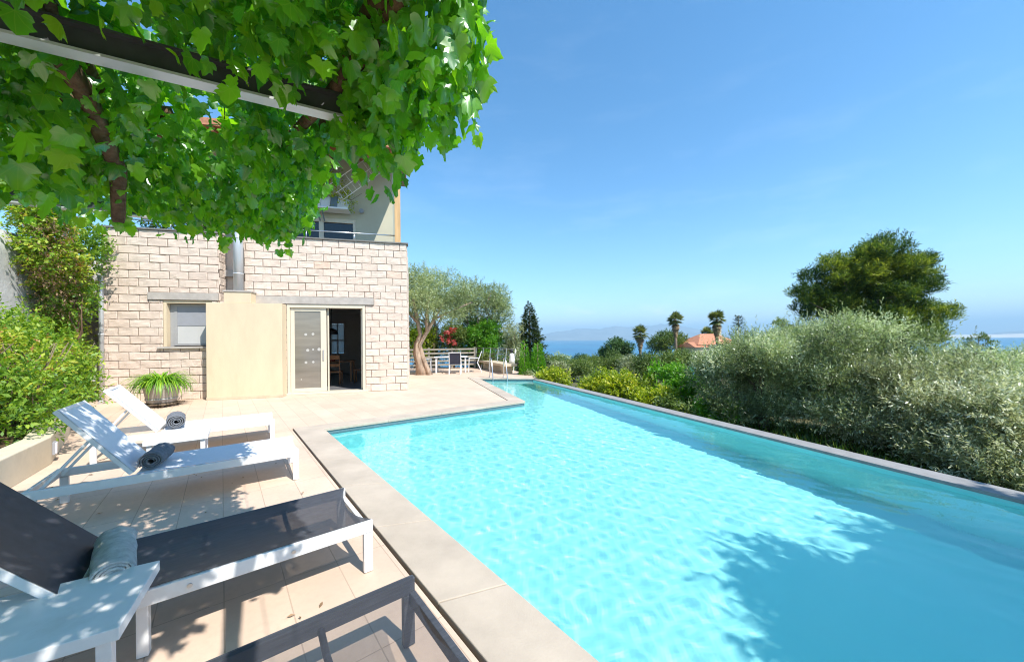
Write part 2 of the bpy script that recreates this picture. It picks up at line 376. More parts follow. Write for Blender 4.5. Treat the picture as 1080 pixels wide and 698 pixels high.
# coping slabs
def coping(name, sides, mat, top, thick, slab):
    mb = MB()
    for i in sides:
        a0, a1, b0, b1 = Vector(LIP[i]), Vector(LIP[(i + 1) % 6]), Vector(OUT[i]), Vector(OUT[(i + 1) % 6])
        n_ = max(1, round((a1 - a0).length / slab))
        for k in range(n_):
            l = (a1 - a0).length; g_ = .0025 / l
            t0, t1 = k / n_ + g_, (k + 1) / n_ - g_
            q = [a0.lerp(a1, t0), a0.lerp(a1, t1), b0.lerp(b1, t1), b0.lerp(b1, t0)]
            dz = random.uniform(-.0015, .0015)
            v = [(p.x, p.y, top - thick) for p in q] + [(p.x, p.y, top + dz) for p in q]
            f = [(3, 2, 1, 0), (4, 5, 6, 7)] + [(j, (j + 1) % 4, (j + 1) % 4 + 4, j + 4) for j in range(4)]
            if sg > 0: f = [tuple(reversed(x)) for x in f]
            mb.add(v, f)
    return structure(mb.build(name, mat, None, .006))
coping('pool_coping', [0, 1, 2, 3, 5], M['coping'], .004, .05, 1.05)
coping('pool_coping_edge', [4], M['copinggrey'], -.022, .04, 1.6)
ia, ib = line_off(POOL[4], POOL[5], sg * .03); oa, ob = line_off(POOL[4], POOL[5], sg * .24)
v = [(*p, z) for z in (-1.8, -.064) for p in (ia, ib, ob, oa)]
structure(MB().add(v, [(3, 2, 1, 0), (4, 5, 6, 7), (0, 1, 5, 4), (1, 2, 6, 5), (2, 3, 7, 6), (3, 0, 4, 7)]).build('pool_edge_wall', M['lintel']))
# water: a displaced sheet clipped to the pool outline
def inside(x, y):
    c = False
    for i in range(6):
        (x0, y0), (x1, y1) = POOL[i], POOL[(i + 1) % 6]
        if (y0 > y) != (y1 > y) and x < (x1 - x0) * (y - y0) / (y1 - y0) + x0: c = not c
    return c
import bmesh
bm = bmesh.new()
f = bm.faces.new([bm.verts.new((p[0], p[1], 0)) for p in POOL])
if f.normal.z < 0: pass
stp = .03
xs = np.arange(-3.3, 7.0, stp); ys = np.arange(-2.75, 14.25, stp)
for axis, vals in ((0, xs), (1, ys)):
    for c_ in vals:
        co = (c_, 0, 0) if axis == 0 else (0, c_, 0); no = (1, 0, 0) if axis == 0 else (0, 1, 0)
        bmesh.ops.bisect_plane(bm, geom=bm.verts[:] + bm.edges[:] + bm.faces[:], plane_co=co, plane_no=no, dist=1e-5) if False else None
bm.free()
wg = np.random.default_rng(314)
WV = []
for k in range(46):
    lam = .09 * (6.5 ** wg.uniform(0, 1)); th = .9 + wg.normal() * .95; WV.append((2 * math.pi / lam * math.cos(th), 2 * math.pi / lam * math.sin(th), wg.uniform(0, 6.28), lam * .00105 * wg.uniform(.5, 1.3) * (1.25 if lam < .3 else .8)))
WV = np.array(WV)
gx = len(xs) + 1; V = []; F = []; ids = {}
# grid of cells, kept where the cell lies in the pool (edge cells run 5 cm under the coping)
def near_in(x, y):
    return inside(x, y)
for j, y in enumerate(ys):
    for i, x in enumerate(xs):
        if near_in(x, y) or near_in(x + stp, y) or near_in(x, y + stp) or near_in(x + stp, y + stp):
            q = []
            for (a, b_) in ((i, j), (i + 1, j), (i + 1, j + 1), (i, j + 1)):
                if (a, b_) not in ids:
                    ids[(a, b_)] = len(V); px, py = xs[0] + a * stp, ys[0] + b_ * stp
                    calm = .8 + .4 * noise.noise(Vector((px * .35, py * .35, 3)))
                    z = calm * float((WV[:, 3] * np.sin(WV[:, 0] * px + WV[:, 1] * py + WV[:, 2])).sum())
                    V.append((px, py, WZ + z))
                q.append(ids[(a, b_)])
            F.append(q)
mb = MB(); mb.add(V, F, 0, True)
water = structure(mb.build('water', M['water'])); water.cycles.is_caustics_caster = True

# ------------------------------------------------------------------ terrace
gap = .028
TO = offset_poly(POOL, [sg * (w_ + g_) for w_, g_ in zip(WID, (gap, .004, gap, .004, 0, .004))])
T = [tuple(TO[0]), tuple(TO[1]), tuple(TO[2]), tuple(TO[3]), tuple(TO[4]), (.55, 16.3), (-.2, 18.4), (-2.2, 20.0), (-7, 21.2), (-16, 19), (-16, -6), (3.6, -6)]
mb = MB(); k = len(T)
mb.add([(*p, 0) for p in T] + [(*p, -.3) for p in T], [tuple(range(k))] + [(i, (i + 1) % k, (i + 1) % k + k, i + k) for i in range(k)])
terr = structure(mb.build('terrace', M['tile']))
mb = MB()
for i in (0, 2):
    a0, a1, b0, b1 = Vector(OUT[i]), Vector(OUT[i + 1]), Vector(TO[i]), Vector(TO[i + 1])
    e_ = (a1 - a0).normalized() * .0
    ia, ib = line_off(a0, a1, -sg * .02); oa, ob = line_off(b0, b1, sg * .02)
    mb.add([(*ia, -.07), (*ib, -.07), (*ob, -.07), (*oa, -.07)], [(0, 1, 2, 3)])
structure(mb.build('drain_slot', M['drain']))
# fallen leaves in the drain slot
a, b_ = (Vector(OUT[0]) + Vector(TO[0])) / 2, (Vector(OUT[1]) + Vector(TO[1])) / 2
t = rng.uniform(.45, 1, 60)
P = np.array([[*(a.lerp(b_, x)), -.052] for x in t]) + rng.normal(size=(60, 3)) * (.008, .008, .004)
tag(leaf_quads('fallen_leaves', P, unit(rng.normal(size=(60, 3)) * (1, 1, .2)), np.tile([0, 0, 1.], (60, 1)), .04, .022, rng.uniform(.2, 1, 60), M['dry']), 'dry fallen leaves lying in the dark drain slot', 'leaves', kind='stuff')

n = 70; tg = np.random.default_rng(91); aa = tg.uniform(.6, 6.5, n); bb = tg.uniform(-1.5, .62, n)
P = np.outer(aa, (-.6225, .7826, 0)) + np.outer(bb, (.7826, .6225, 0)); P[:, 2] = .006 + tg.uniform(0, .006, n)
tag(leaf_quads('fallen_leaves', P, unit(tg.normal(size=(n, 3)) * (1, 1, .12)), unit(tg.normal(size=(n, 3)) * .25 + [0, 0, 1.]), tg.uniform(.02, .05, n), tg.uniform(.012, .03, n), tg.uniform(.1, 1, n), M['dry']), 'small dry leaves scattered over the terrace tiles', 'leaves', kind='stuff')

# ------------------------------------------------------------------ terrain, sea, far land
def ground_h(x, y):
    d = (x - 4.72) * .939 + (y - 3.375) * .344
    r_ = math.hypot(x, y)
    h = np.interp(r_, [0, 12, 30, 60, 110, 250, 500, 900], [-.75, -.85, -1.8, -4, -9, -25, -47, -60])
    if y < 22 and x < 10: h = h - 1.6 * min(1, max(0, (.45 - d) / .4))
    return h + .12 * noise.noise(Vector((x * .3, y * .3, 0)))
ax = sorted(set([round(v_, 2) for v_ in np.concatenate([np.arange(-30, 30, .75), np.geomspace(30, 900, 28), -np.geomspace(30, 900, 18)])]))
ay = sorted(set([round(v_, 2) for v_ in np.concatenate([np.arange(-12, 30, .75), np.geomspace(30, 900, 28), [-20, -50, -120]])]))
V = [(x, y, ground_h(x, y)) for y in ay for x in ax]; nx = len(ax)
F = [(j * nx + i, j * nx + i + 1, (j + 1) * nx + i + 1, (j + 1) * nx + i) for j in range(len(ay) - 1) for i in range(nx - 1)]
mb = MB(); mb.add(V, F, 0, True); structure(mb.build('garden_ground', M['ground']))
SEA = -45
mb = MB(); mb.add([(-16000, -3000, SEA), (26000, -3000, SEA), (26000, 26000, SEA), (-16000, 26000, SEA)], [(0, 1, 2, 3)])
structure(mb.build('sea', M['sea']))
def ridge(name, pts, depth, mat, seed):
    """A far range: crest line with its slopes falling to the sea on both sides."""
    mb = MB(); V = []; n_ = 90; rows = [(-1, 0), (-.6, .35), (-.3, .7), (0, 1), (.5, .5), (1, 0)]
    px = [p[0] for p in pts]
    for i in range(n_):
        x = px[0] + (px[-1] - px[0]) * i / (n_ - 1)
        y0 = np.interp(x, px, [p[1] for p in pts]); h = np.interp(x, px, [p[2] for p in pts])
        for dy, k in rows:
            z = h * k * (1 + .22 * noise.noise(Vector((x * .0016, dy * 1.5, seed))) + .08 * noise.noise(Vector((x * .006, dy * 3, seed))))
            V.append((x, y0 + dy * depth, SEA - 3 + max(0, z)))
    r_ = len(rows)
    F = [(i * r_ + j, (i + 1) * r_ + j, (i + 1) * r_ + j + 1, i * r_ + j + 1) for i in range(n_ - 1) for j in range(r_ - 1)]
    mb.add(V, F, 0, True); return structure(mb.build(name, mat))
ridge('far_mountains', [(300, 12000, 60), (1500, 12000, 300), (2700, 12000, 400), (4000, 12000, 430), (5200, 12000, 520), (6200, 12200, 330), (8000, 12500, 240), (9800, 12800, 60)], 1500, M['hill'], 3)
ridge('far_hills', [(10000, 8000, 40), (10600, 7600, 130), (11500, 7400, 190), (13000, 7000, 260), (14500, 6600, 180)], 700, M['hill'], 9)
ridge('far_shore', [(6800, 6300, 44), (7400, 6200, 58), (9000, 6000, 60), (11000, 5400, 60)], 250, M['beach'], 5)

# ------------------------------------------------------------------ house
HA = (-10.32, 9.18); HRZ = math.atan2(.262, .965)
house = empty('stone_villa', 'two storey villa with a pale split stone ground floor, sliding door and cream upper wall', 'house', (*HA, 0), HRZ)
def HW(s_, y, z):
    c, sn = math.cos(HRZ), math.sin(HRZ); return (HA[0] + s_ * c - y * sn, HA[1] + s_ * sn + y * c, z)
def rects(s0, s1, z0, z1, holes):
    xs_ = sorted({s0, s1, *[min(max(h[0], s0), s1) for h in holes], *[min(max(h[1], s0), s1) for h in holes]})
    for a, b_ in zip(xs_, xs_[1:]):
        segs = [(z0, z1)]
        for h in holes:
            if h[0] < (a + b_) / 2 < h[1]:
                ns = []
                for p, q in segs:
                    if h[2] > p: ns.append((p, min(q, h[2])))
                    if h[3] < q: ns.append((max(p, h[3]), q))
                segs = [x for x in ns if x[1] - x[0] > 1e-4]
        for p, q in segs: yield a, b_, p, q
COURSE = 4.42 / 21
def block_wall(s0, s1, z0, z1, holes, fn, seed=0, bl=.43, phase=0.):
    """Split-faced blocks in courses, each a small relief of its own, on dark mortar. fn(s, depth, z) -> point (depth > 0 is outward)."""
    g = random.Random(seed); V = []; Fc = []; Mi = []; Rn = []
    for row in range(int(round((z1 - z0) / COURSE))):
        a, b_ = z0 + row * COURSE, z0 + (row + 1) * COURSE
        s_ = s0 - .09 - (bl / 2 if row % 2 else 0) - phase
        while s_ < s1:
            w_ = bl * g.uniform(.97, 1.03); p0, p1 = max(s_, s0), min(s_ + w_, s1); s_ += w_
            rv = g.random()
            rv = .95 + .05 * g.random() if rv > .985 else rv * .88
            for q0, q1, zz0, zz1 in (rects(p0, p1, a, b_, [h for h in holes if h[2] < b_ and h[3] > a and h[0] < p1 and h[1] > p0]) if p1 > p0 else ()):
                if q1 - q0 < .025 or zz1 - zz0 < .02: continue
                j = .0062; q0j, q1j, z0j, z1j = q0 + j, q1 - j, zz0 + j, zz1 - j
                nx_, nz_ = 7, 5; k = len(V); so = g.uniform(0, 99); tilt = g.uniform(-.008, .008); tz = g.uniform(-.006, .006)
                for iz in range(nz_ + 1):
                    for ix in range(nx_ + 1):
                        u, w2 = ix / nx_, iz / nz_
                        edge = min(u, 1 - u) * (q1 - q0) , min(w2, 1 - w2) * COURSE
                        rim = ix in (0, nx_) or iz in (0, nz_)
                        s2 = q0j + (q1j - q0j) * (u if rim else min(max((u - .5) * 1.32 + .5 + g.uniform(-.03, .03), .035), .965))
                        z2 = z0j + (z1j - z0j) * (w2 if rim else min(max((w2 - .5) * 1.5 + .5 + g.uniform(-.04, .04), .06), .94))
                        dep = .003 if rim else .010 + tilt * (2 * u - 1) + tz * (2 * w2 - 1) + .013 * noise.noise(Vector((s2 * 7 + so, z2 * 9, so))) + g.uniform(-.003, .003)
                        V.append(fn(s2, dep, z2))
                W_ = nx_ + 1
                for iz in range(nz_):
                    for ix in range(nx_):
                        Fc.append((k + iz * W_ + ix, k + iz * W_ + ix + 1, k + (iz + 1) * W_ + ix + 1, k + (iz + 1) * W_ + ix)); Mi.append(0); Rn.append(rv)
                # block sides running back into the joint
                rim = [iz * W_ for iz in range(nz_ + 1)][::-1] + [ix for ix in range(1, nx_ + 1)] + [iz * W_ + nx_ for iz in range(1, nz_ + 1)] + [nz_ * W_ + ix for ix in range(nx_ - 1, 0, -1)]
                k2 = len(V)
                for r_ in rim:
                    ix, iz = r_ % W_, r_ // W_
                    V.append(fn(q0j + (q1j - q0j) * ix / nx_, -.02, z0j + (z1j - z0j) * iz / nz_))
                for i in range(len(rim)):
                    i2 = (i + 1) % len(rim); Fc.append((k + rim[i], k2 + i, k2 + i2, k + rim[i2])); Mi.append(0); Rn.append(rv)
    return V, Fc, Mi, Rn
DOOR = (4.14, 6.20, .0, 2.52); WIN = (1.28, 2.36, 1.40, 2.60); NICHE = (2.53, 3.11, 2.62, 4.42)
HOLES = [DOOR, WIN, NICHE, (.97, 2.53, 2.62, 2.81), (3.34, 6.44, 2.56, 2.77)]
mb = MB(); rn = []
def addblocks(res):
    V, Fc, Mi, Rn = res; mb.add(V, Fc, 0); rn.extend(Rn)
def addbox(*a, mi=1):
    mb.box(*a, mi); rn.extend([.5] * 6)
addblocks(block_wall(0, 7.39, 0, 4.42, HOLES, lambda s_, d, z: (s_, -d, z), 5))
addblocks(block_wall(0.03, 5, 0, 4.42, [], lambda s_, d, z: (7.39 + d, s_, z), 8))                       # right flank
addblocks(block_wall(0.0, .38, 2.62, 4.42, [], lambda s_, d, z: (2.53 + d, s_, z), 12, phase=.1))         # left return of the niche
for a, b_, p, q in rects(0, 7.37, 0, 4.42, HOLES): addbox(a, b_, .008, .25, p, q)
addbox(7.12, 7.383, .25, 7, 0, 4.42); addbox(0, .25, .25, 7, 0, 4.42)
addbox(2.3, 2.527, .25, .6, 2.62, 4.42); addbox(3.12, 3.3, .25, .6, 2.62, 4.42); addbox(2.527, 3.12, .38, .6, 2.62, 4.42, mi=0)
mb.build('stone_wall', [M['block'], M['mortar']], house, 0, rn)
# lintels, cap, plinth block
for s0, s1, z0, z1 in ((.97, 2.525, 2.622, 2.808), (3.395, 6.44, 2.562, 2.768)):
    MB().box(s0, s1, -.045, .2, z0, z1).build('lintel', M['lintel'], house, .006)
mb = MB(); mb.box(-.03, 2.55, -.05, .3, 4.422, 4.462).box(3.09, 7.44, -.05, .3, 4.422, 4.462); mb.build('parapet_cap', M['capstone'], house, .004)
mb = MB(); mb.box(2.40, 4.135, -.40, -.03, 0, 2.53); mb.build('hearth_block', M['cream'], house, .008)
mb = MB(); mb.box(2.395, 4.14, -.407, -.03, 0.003, .075); mb.build('hearth_plinth', M['stone'], house, .004)
mb = MB(); mb.box(2.78, 3.40, -.36, -.035, 2.532, 2.82); c_ = mb.build('chimney_base', M['cream'], house, .01)
mb = MB(); mb.box(2.76, 3.42, -.38, -.033, 2.822, 2.865); mb.build('chimney_cap', M['lintel'], c_, .006)
mb = MB(); mb.tube([(3.07, -.24, 2.866), (3.07, -.24, 5.6)], .112, 24)
for z in (3.3, 4.25, 5.2): mb.tube([(3.07, -.24, z), (3.07, -.24, z + .035)], .117, 24)
mb.build('flue_pipe', M['galv'], house)
# downpipe at the left corner
mb = MB(); mb.tube([(.06, -.10, .05), (.06, -.10, 2.9), (.05, -.10, 3.2)], .05, 14)
for z in (.35, 1.7, 2.9): mb.tube([(.06, -.10, z), (.06, -.10, z + .04)], .056, 14)
mb.tube([(.06, -.10, .06), (.08, -.19, .02)], .05, 14); mb.build('downpipe', M['galv'], house)
# small window
w_ = MB(); w_.box(1.283, 1.35, .0, .24, 1.402, 2.618).box(1.35, 2.36, .0, .24, 2.54, 2.618); wn = w_.build('window', M['cream'], house)
MB().box(1.17, 2.40, -.07, .20, 1.345, 1.398).build('sill', M['lintel'], wn, .005)
mb = MB(); x0, x1, z0, z1 = 1.44, 2.40, 1.42, 2.53
mb.box(1.352, x0, .15, .2, 1.402, 2.538); mb.box(x0, x0 + .07, .14, .21, z0, z1).box(x0 + .07, x1, .14, .21, z1 - .07, z1).box(x0 + .07, x1, .14, .21, z0, z0 + .06)
mb.build('frame', M['greyframe'], wn, .003)
mb = MB(); mb.box(x0 + .07, x1, .16, .18, z0 + .06, z1 - .07); mb.build('pane', M['blind'], wn)
mb = MB(); mb.box(x0 + .071, x1, .150, .158, 1.95, z1 - .07); mb.build('blind', M['lampgrey'], wn)
# sliding door
d0, d1 = 4.145, 6.195
mb = MB(); mb.box(d0, d0 + .07, -.02, .26, .0, 2.555).box(d1 - .07, d1, -.02, .26, .0, 2.555).box(d0 + .07, d1 - .07, -.018, .26, 2.46, 2.557)
mb.box(d0 - .0, d1 + .02, -.13, .26, .002, .055); door = mb.build('sliding_door', M['creampaint'], house, .004)
x0, x1 = 4.22, 5.14
mb = MB(); mb.box(x0, x0 + .10, .03, .08, .06, 2.455).box(x1 - .15, x1, .03, .08, .06, 2.455).box(x0 + .1, x1 - .15, .03, .08, .06, .17).box(x0 + .1, x1 - .15, .03, .08, 2.36, 2.455)
leaf_ = mb.build('door_leaf', M['creampaint'], door, .004)
MB().box(x0 + .1, x1 - .15, .05, .06, .17, 2.36).build('pane', M['screen'], door)
MB().box(x1 - .095, x1 - .06, .005, .03, .95, 1.25).build('handle', M['greyframe'], door, .004)
for (u, z, r_) in ((.36, 1.70, .045), (.60, 1.71, .045), (.42, 1.25, .05), (.60, 1.27, .032), (.80, 1.27, .055), (.36, .90, .045), (.60, .91, .04), (.20, .42, .02)):
    n_ = 18; q = [(x0 + .1 + u * .78 + .8 * r_ * math.cos(2 * math.pi * k / n_), .046, z + .8 * r_ * math.sin(2 * math.pi * k / n_)) for k in range(n_)]
    q2 = [(a, .0485, b_) for a, _, b_ in q]
    MB().add(q + q2, [tuple(reversed(range(n_)))] + [(k, (k + 1) % n_, (k + 1) % n_ + n_, k + n_) for k in range(n_)]).build('glass_decal', M['dot'], door)
# right opening: second leaf slid behind, slim jamb
mb = MB(); mb.box(5.15, 5.19, .12, .17, .06, 2.455).box(6.06, 6.12, .12, .17, .06, 2.455); mb.build('inner_jamb', M['creampaint'], door, .003)
# room behind
mb = MB(); Y1 = 6.6
mb.box(2.0, 7.11, .26, Y1, -.05, .03, 1); mb.box(2.0, 7.11, .26, Y1, 2.75, 2.85); mb.box(1.9, 2.0, .26, Y1, 0, 2.75); mb.box(7.02, 7.11, .26, Y1, .03, 2.75)
for a, b_, p, q in rects(2.0, 7.02, .03, 2.75, [(3.98, 4.50, .95, 2.3), (5.3, 5.55, 1.3, 2.3)]): mb.box(a, b_, Y1, Y1 + .15, p, q)
mb.build('living_room', [M['interior'], M['intfloor']], house)
mb = MB(); mb.box(3.98, 4.50, Y1 - .01, Y1 + .05, 1.5, 1.58).box(4.21, 4.27, Y1 - .012, Y1 + .05, .95, 2.3); mb.build('room_window_frame', M['white'], house)
MB().box(3.985, 4.495, Y1 + .06, Y1 + .064, .96, 2.29).build('curtain', leafmat('net_curtain', [(0, (.75, .75, .73)), (1, (.75, .75, .73))], .6, .8, (1, 1, 1), .0), house)
# upper storey
mb = MB()
UW = [(2.74, 5.75, 3.5, 5.50)]
for a, b_, p, q in rects(1.2, 6.93, 3.5, 7.6, UW): mb.box(a, b_, 1.5, 1.75, p, q)
mb.box(6.68, 6.93, 1.752, 6, 3.5, 7.6); mb.box(1.2, 1.45, 1.752, 6, 3.5, 7.6)
mb.build('upper_wall', M['upper'], house)
MB().box(.26, 7.1, .26, 6.9, 3.32, 3.5).build('balcony_floor', M['lintel'], house)
fr = MB(); fr.box(2.74, 5.75, 1.47, 1.6, 5.38, 5.50).box(2.74, 2.82, 1.47, 1.6, 3.5, 5.38).box(5.67, 5.75, 1.47, 1.6, 3.5, 5.38)
for x in (3.9, 4.72): fr.box(x - .07, x + .07, 1.47, 1.6, 3.5, 5.38)
fo = fr.build('balcony_door', M['creampaint'], house, .004)
for a, b_ in ((2.82, 3.83), (3.97, 4.65), (4.79, 5.67)): MB().box(a, b_, 1.53, 1.56, 3.5, 5.38).build('pane', M['darkglass'], fo)
mb = MB(); mb.tube([(5.95, 1.44, 5.80), (5.95, 1.36, 5.80)], .07, 16); lw = mb.build('wall_lamp', M['lampgrey'], house)
mb = MB(); mb.tube([(.3, .12, 4.70), (2.5, .12, 4.70)], .018, 8); mb.tube([(3.15, .12, 4.70), (7.05, .12, 4.70)], .018, 8)
for x in (.4, 1.4, 2.4, 3.3, 4.62, 5.9): mb.tube([(x, .12, 4.463), (x, .12, 4.69)], .014, 8)
mb.build('balcony_rail', M['alu'], house)
MB().box(7.05, 7.22, .06, .22, 4.464, 7.25).build('roof_post', M['wood'], house, .006)
# roof: tiled slab with boarded brown soffit and rafters
mb = MB()
mb.add([(-.6, -.75, 6.95), (7.35, -.75, 6.95), (7.35, 6, 8.6), (-.6, 6, 8.6), (-.6, -.75, 7.13), (7.35, -.75, 7.13), (7.35, 6, 8.78), (-.6, 6, 8.78)], [(0, 1, 2, 3)], 1)
mb.add([(-.6, -.75, 6.95), (7.35, -.75, 6.95), (7.35, 6, 8.6), (-.6, 6, 8.6), (-.6, -.75, 7.13), (7.35, -.75, 7.13), (7.35, 6, 8.78), (-.6, 6, 8.78)], [(7, 6, 5, 4), (0, 4, 5, 1), (1, 5, 6, 2), (2, 6, 7, 3), (3, 7, 4, 0)], 0)
rf = mb.build('roof', [M['rooftile'], M['brownwood']], house)
mb = MB()
for i in range(13): mb.bar((-.4 + i * .62, -.70, 6.90), (-.4 + i * .62, 3, 7.80), .09, .13)
mb.bar((-.6, -.05, 7.02), (7.3, -.05, 7.02), .12, .16); mb.build('rafter', M['brownwood'], rf)

# white flower box on its bracket, flowers, wire trellis on the balcony
fb = empty('flower_box', 'white slatted flower box with one blue grey panel fixed above the balcony window', 'flower box', HW(4.95, 1.22, 5.72), HRZ)
mb = MB()
for i, (a, b_) in enumerate(((-.95, -.50), (-.49, -.15), (-.14, .12), (.34, .66))):
    mb.add([(a, -.25, 0), (b_, -.25, 0), (b_, -.05, .40), (a, -.05, .40), (a, -.22, 0), (b_, -.22, 0), (b_, -.02, .40), (a, -.02, .40)], [(0, 1, 2, 3), (7, 6, 5, 4), (0, 4, 5, 1), (1, 5, 6, 2), (2, 6, 7, 3), (3, 7, 4, 0)])
mb.box(-.95, .66, -.27, .2, -.05, -.005); mb.box(-.95, .66, .15, .2, 0, .38); mb.build('panel', M['white'], fb, .004)
MB().add([(.13, -.25, 0), (.33, -.25, 0), (.33, -.05, .40), (.13, -.05, .40), (.13, -.22, 0), (.33, -.22, 0), (.33, -.02, .40), (.13, -.02, .40)], [(0, 1, 2, 3), (7, 6, 5, 4), (0, 4, 5, 1), (1, 5, 6, 2), (2, 6, 7, 3), (3, 7, 4, 0)]).build('blue_panel', M['bluegrey'], fb, .004)
mb = MB(); mb.bar((-.25, .2, -.32), (-.25, -.2, -.055), .03, .04); mb.bar((-.12, .2, -.32), (-.12, -.2, -.055), .03, .04); mb.build('bracket', M['bluegrey'], fb)
bp = empty('balcony_plant', 'variegated yellow green climbing plant above the white flower box', 'plant', HW(4.8, 1.1, 5.9), HRZ)
sprays('leaves', (np.array([[-.4, 0, .5], [.1, .05, .75], [.55, 0, .25], [-.8, -.05, .7], [.75, -.05, .0], [-.1, 0, 1.1]]), np.array([[.4, .2, .3], [.4, .2, .35], [.25, .15, .3], [.35, .2, .3], [.15, .1, .3], [.4, .2, .3]])), 420, .22, 6, .075, .04, M['lemon'], bp, 41, .2)
mb = MB(); mb.tube([(0, 0, .1), (.1, 0, .6), (-.1, .05, 1.2)], [.03, .02, .012], 6); mb.tube([(.6, 0, .2), (.9, -.02, .12), (1.2, -.03, .35)], [.01, .008, .005], 6); mb.build('stem', M['bark'], bp)
for (x, z) in ((-1.35, .55), (-1.0, .35), (-.9, .42), (-.82, .30), (-1.2, -.10), (-1.15, -.03)):
    n_ = 5; fw = MB()
    for k in range(n_):
        a = 2 * math.pi * k / n_; da = .55
        fw.add([(x, -.3, z), (x + .075 * math.cos(a - da), -.31, z + .075 * math.sin(a - da)), (x + .095 * math.cos(a), -.30, z + .095 * math.sin(a)), (x + .075 * math.cos(a + da), -.31, z + .075 * math.sin(a + da))], [(0, 1, 2, 3)], 0)
    fw.add([(x, -.300, z)] + [(x + .024 * math.cos(k), -.316, z + .024 * math.sin(k)) for k in range(6)], [(0, k + 1, (k + 1) % 6 + 1) for k in range(6)], 1)
    fw.build('flower', [M['petalwhite'], M['navy']], bp)
tr_ = empty('wire_trellis', 'leaning white wire trellis beside the cream upper wall', 'trellis', HW(5.6, .7, 6.05), HRZ)
mb = MB()
p0, p1 = Vector((-.30, 0, .0)), Vector((.85, -.1, .95)); of = Vector((.16, 0, -.22))
for k in (0, 1): mb.tube([p0 + of * k, p1 + of * k], .010, 6)
for k in range(9):
    q = p0.lerp(p1, (k + .5) / 9); mb.tube([q, q + of], .007, 6)
mb.tube([p0 + of * -1.1, p1 + of * -1.1], .010, 6)
for k in range(9):
    q = p0.lerp(p1, (k + .5) / 9); mb.tube([q, q + of * -1.1], .007, 6) if k % 2 else None
mb.build('wires', M['whitewire'], tr_)
rp = empty('terrace_plant', 'leafy plant behind the rail on the left of the upper terrace', 'plant', HW(1.2, 1.0, 3.5), HRZ)
sprays('leaves', clumps_in((0, 0, 1.6), (1.1, .4, .8), 9, (.3, .5), 5), 500, .2, 6, .07, .04, M['mid'], rp, 43)
MB().tube([(0, 0, 0), (.05, 0, .8), (0, 0, 1.6)], [.04, .03, .02], 6).build('stem', M['bark'], rp)

# dining room things seen through the open door
def wood_chair(name, label, s_, y, rz, group):
    t = empty(name, label, 'chair', HW(s_, y, .03), HRZ + rz, group)
    MB().box(-.22, .22, -.22, .22, .43, .47).build('seat', M['chairwood'], t, .01)
    for x in (-.19, .19):
        for yy in (-.19, .19): MB().tube([(x, yy, 0), (x, yy, .43)], [.017, .024], 8).build('leg', M['chairwood'], t)
    mb = MB(); mb.bar((-.19, .20, .47), (-.19, .28, 1.0), .035, .03, (1, 0, 0)); mb.bar((.19, .20, .47), (.19, .28, 1.0), .035, .03, (1, 0, 0))
    mb.box(-.2, .2, .25, .29, .86, 1.0).box(-.2, .2, .225, .25, .62, .72); mb.build('backrest', M['chairwood'], t, .005); return t
g_ = 'wooden chairs round the indoor table'
wood_chair('dining_chair', 'brown wooden dining chair inside, at the near left of the indoor table', 5.0, 1.9, math.pi, g_)
wood_chair('dining_chair', 'brown wooden dining chair inside, at the right end of the indoor table', 5.75, 2.5, -math.pi / 2, g_)
wood_chair('dining_chair', 'brown wooden dining chair inside, half hidden behind the right door jamb', 6.5, 2.6, math.pi / 2, g_)
t = empty('dining_table', 'brown wooden dining table inside the room behind the open door', 'table', HW(4.85, 3.1, .03), HRZ)
MB().box(-.6, .6, -.4, .4, .71, .75).build('tabletop', M['chairwood'], t, .006)
for x in (-.52, .52):
    for y in (-.33, .33): MB().box(x - .03, x + .03, y - .03, y + .03, 0, .71).build('leg', M['chairwood'], t)
MB().tube([(0, 0, .755), (0, 0, .95)], [.09, .05], 14).build('red_vase', M['reddish']); o = bpy.data.objects['red_vase']; o.location = HW(4.7, 3.1, .03); tag(o, 'red vase standing on the indoor dining table', 'vase')
pl = empty('pendant_lamp', 'dark round pendant lamp hanging over the indoor table', 'lamp', HW(4.7, 3.0, 1.75), HRZ)
MB().lathe([(.03, .22), (.16, .17), (.22, .02), (.20, .0), (.02, .12)], 20).build('shade', M['blackpaint'], pl); MB().tube([(0, 0, .2), (0, 0, 1.0)], .006, 6).build('cord', M['blackpaint'], pl)

# ------------------------------------------------------------------ potted plant by the wall
pot = empty('potted_plant', 'grassy bright green plant in a grey wooden tub by the stone wall', 'potted plant', (-8.32, 8.66, 0))
mb = MB(); mb.lathe([(.24, .09), (.27, .12), (.335, .50), (.345, .56), (.31, .56), (.30, .48)], 28)
tb = mb.build('tub', M['barrel'], pot)
mb = MB()
for z, r_ in ((.17, .288), (.45, .336)): mb.lathe([(r_, z), (r_ + .006, z), (r_ + .006, z + .035), (r_ + .003, z + .035)], 28)
mb.build('hoop', M['greyframe'], tb)
mb = MB(); mb.box(-.29, .29, -.29, .29, .06, .088)
for x, y in ((-.2, -.2), (.2, -.2), (-.2, .2), (.2, .2)): mb.tube([(x - .015, y, .03), (x + .015, y, .03)], .029, 10)
mb.build('plant_trolley', M['bark'], pot)
MB().lathe([(.295, .47), (.01, .50)], 20).build('soil', M['soil'], pot)
n_ = 620; a = rng.uniform(0, 2 * math.pi, n_); r0 = rng.uniform(0, .24, n_); ln = rng.uniform(.4, .72, n_); el = rng.uniform(.35, 1.35, n_)
V = []; Lp = []; seg = 5
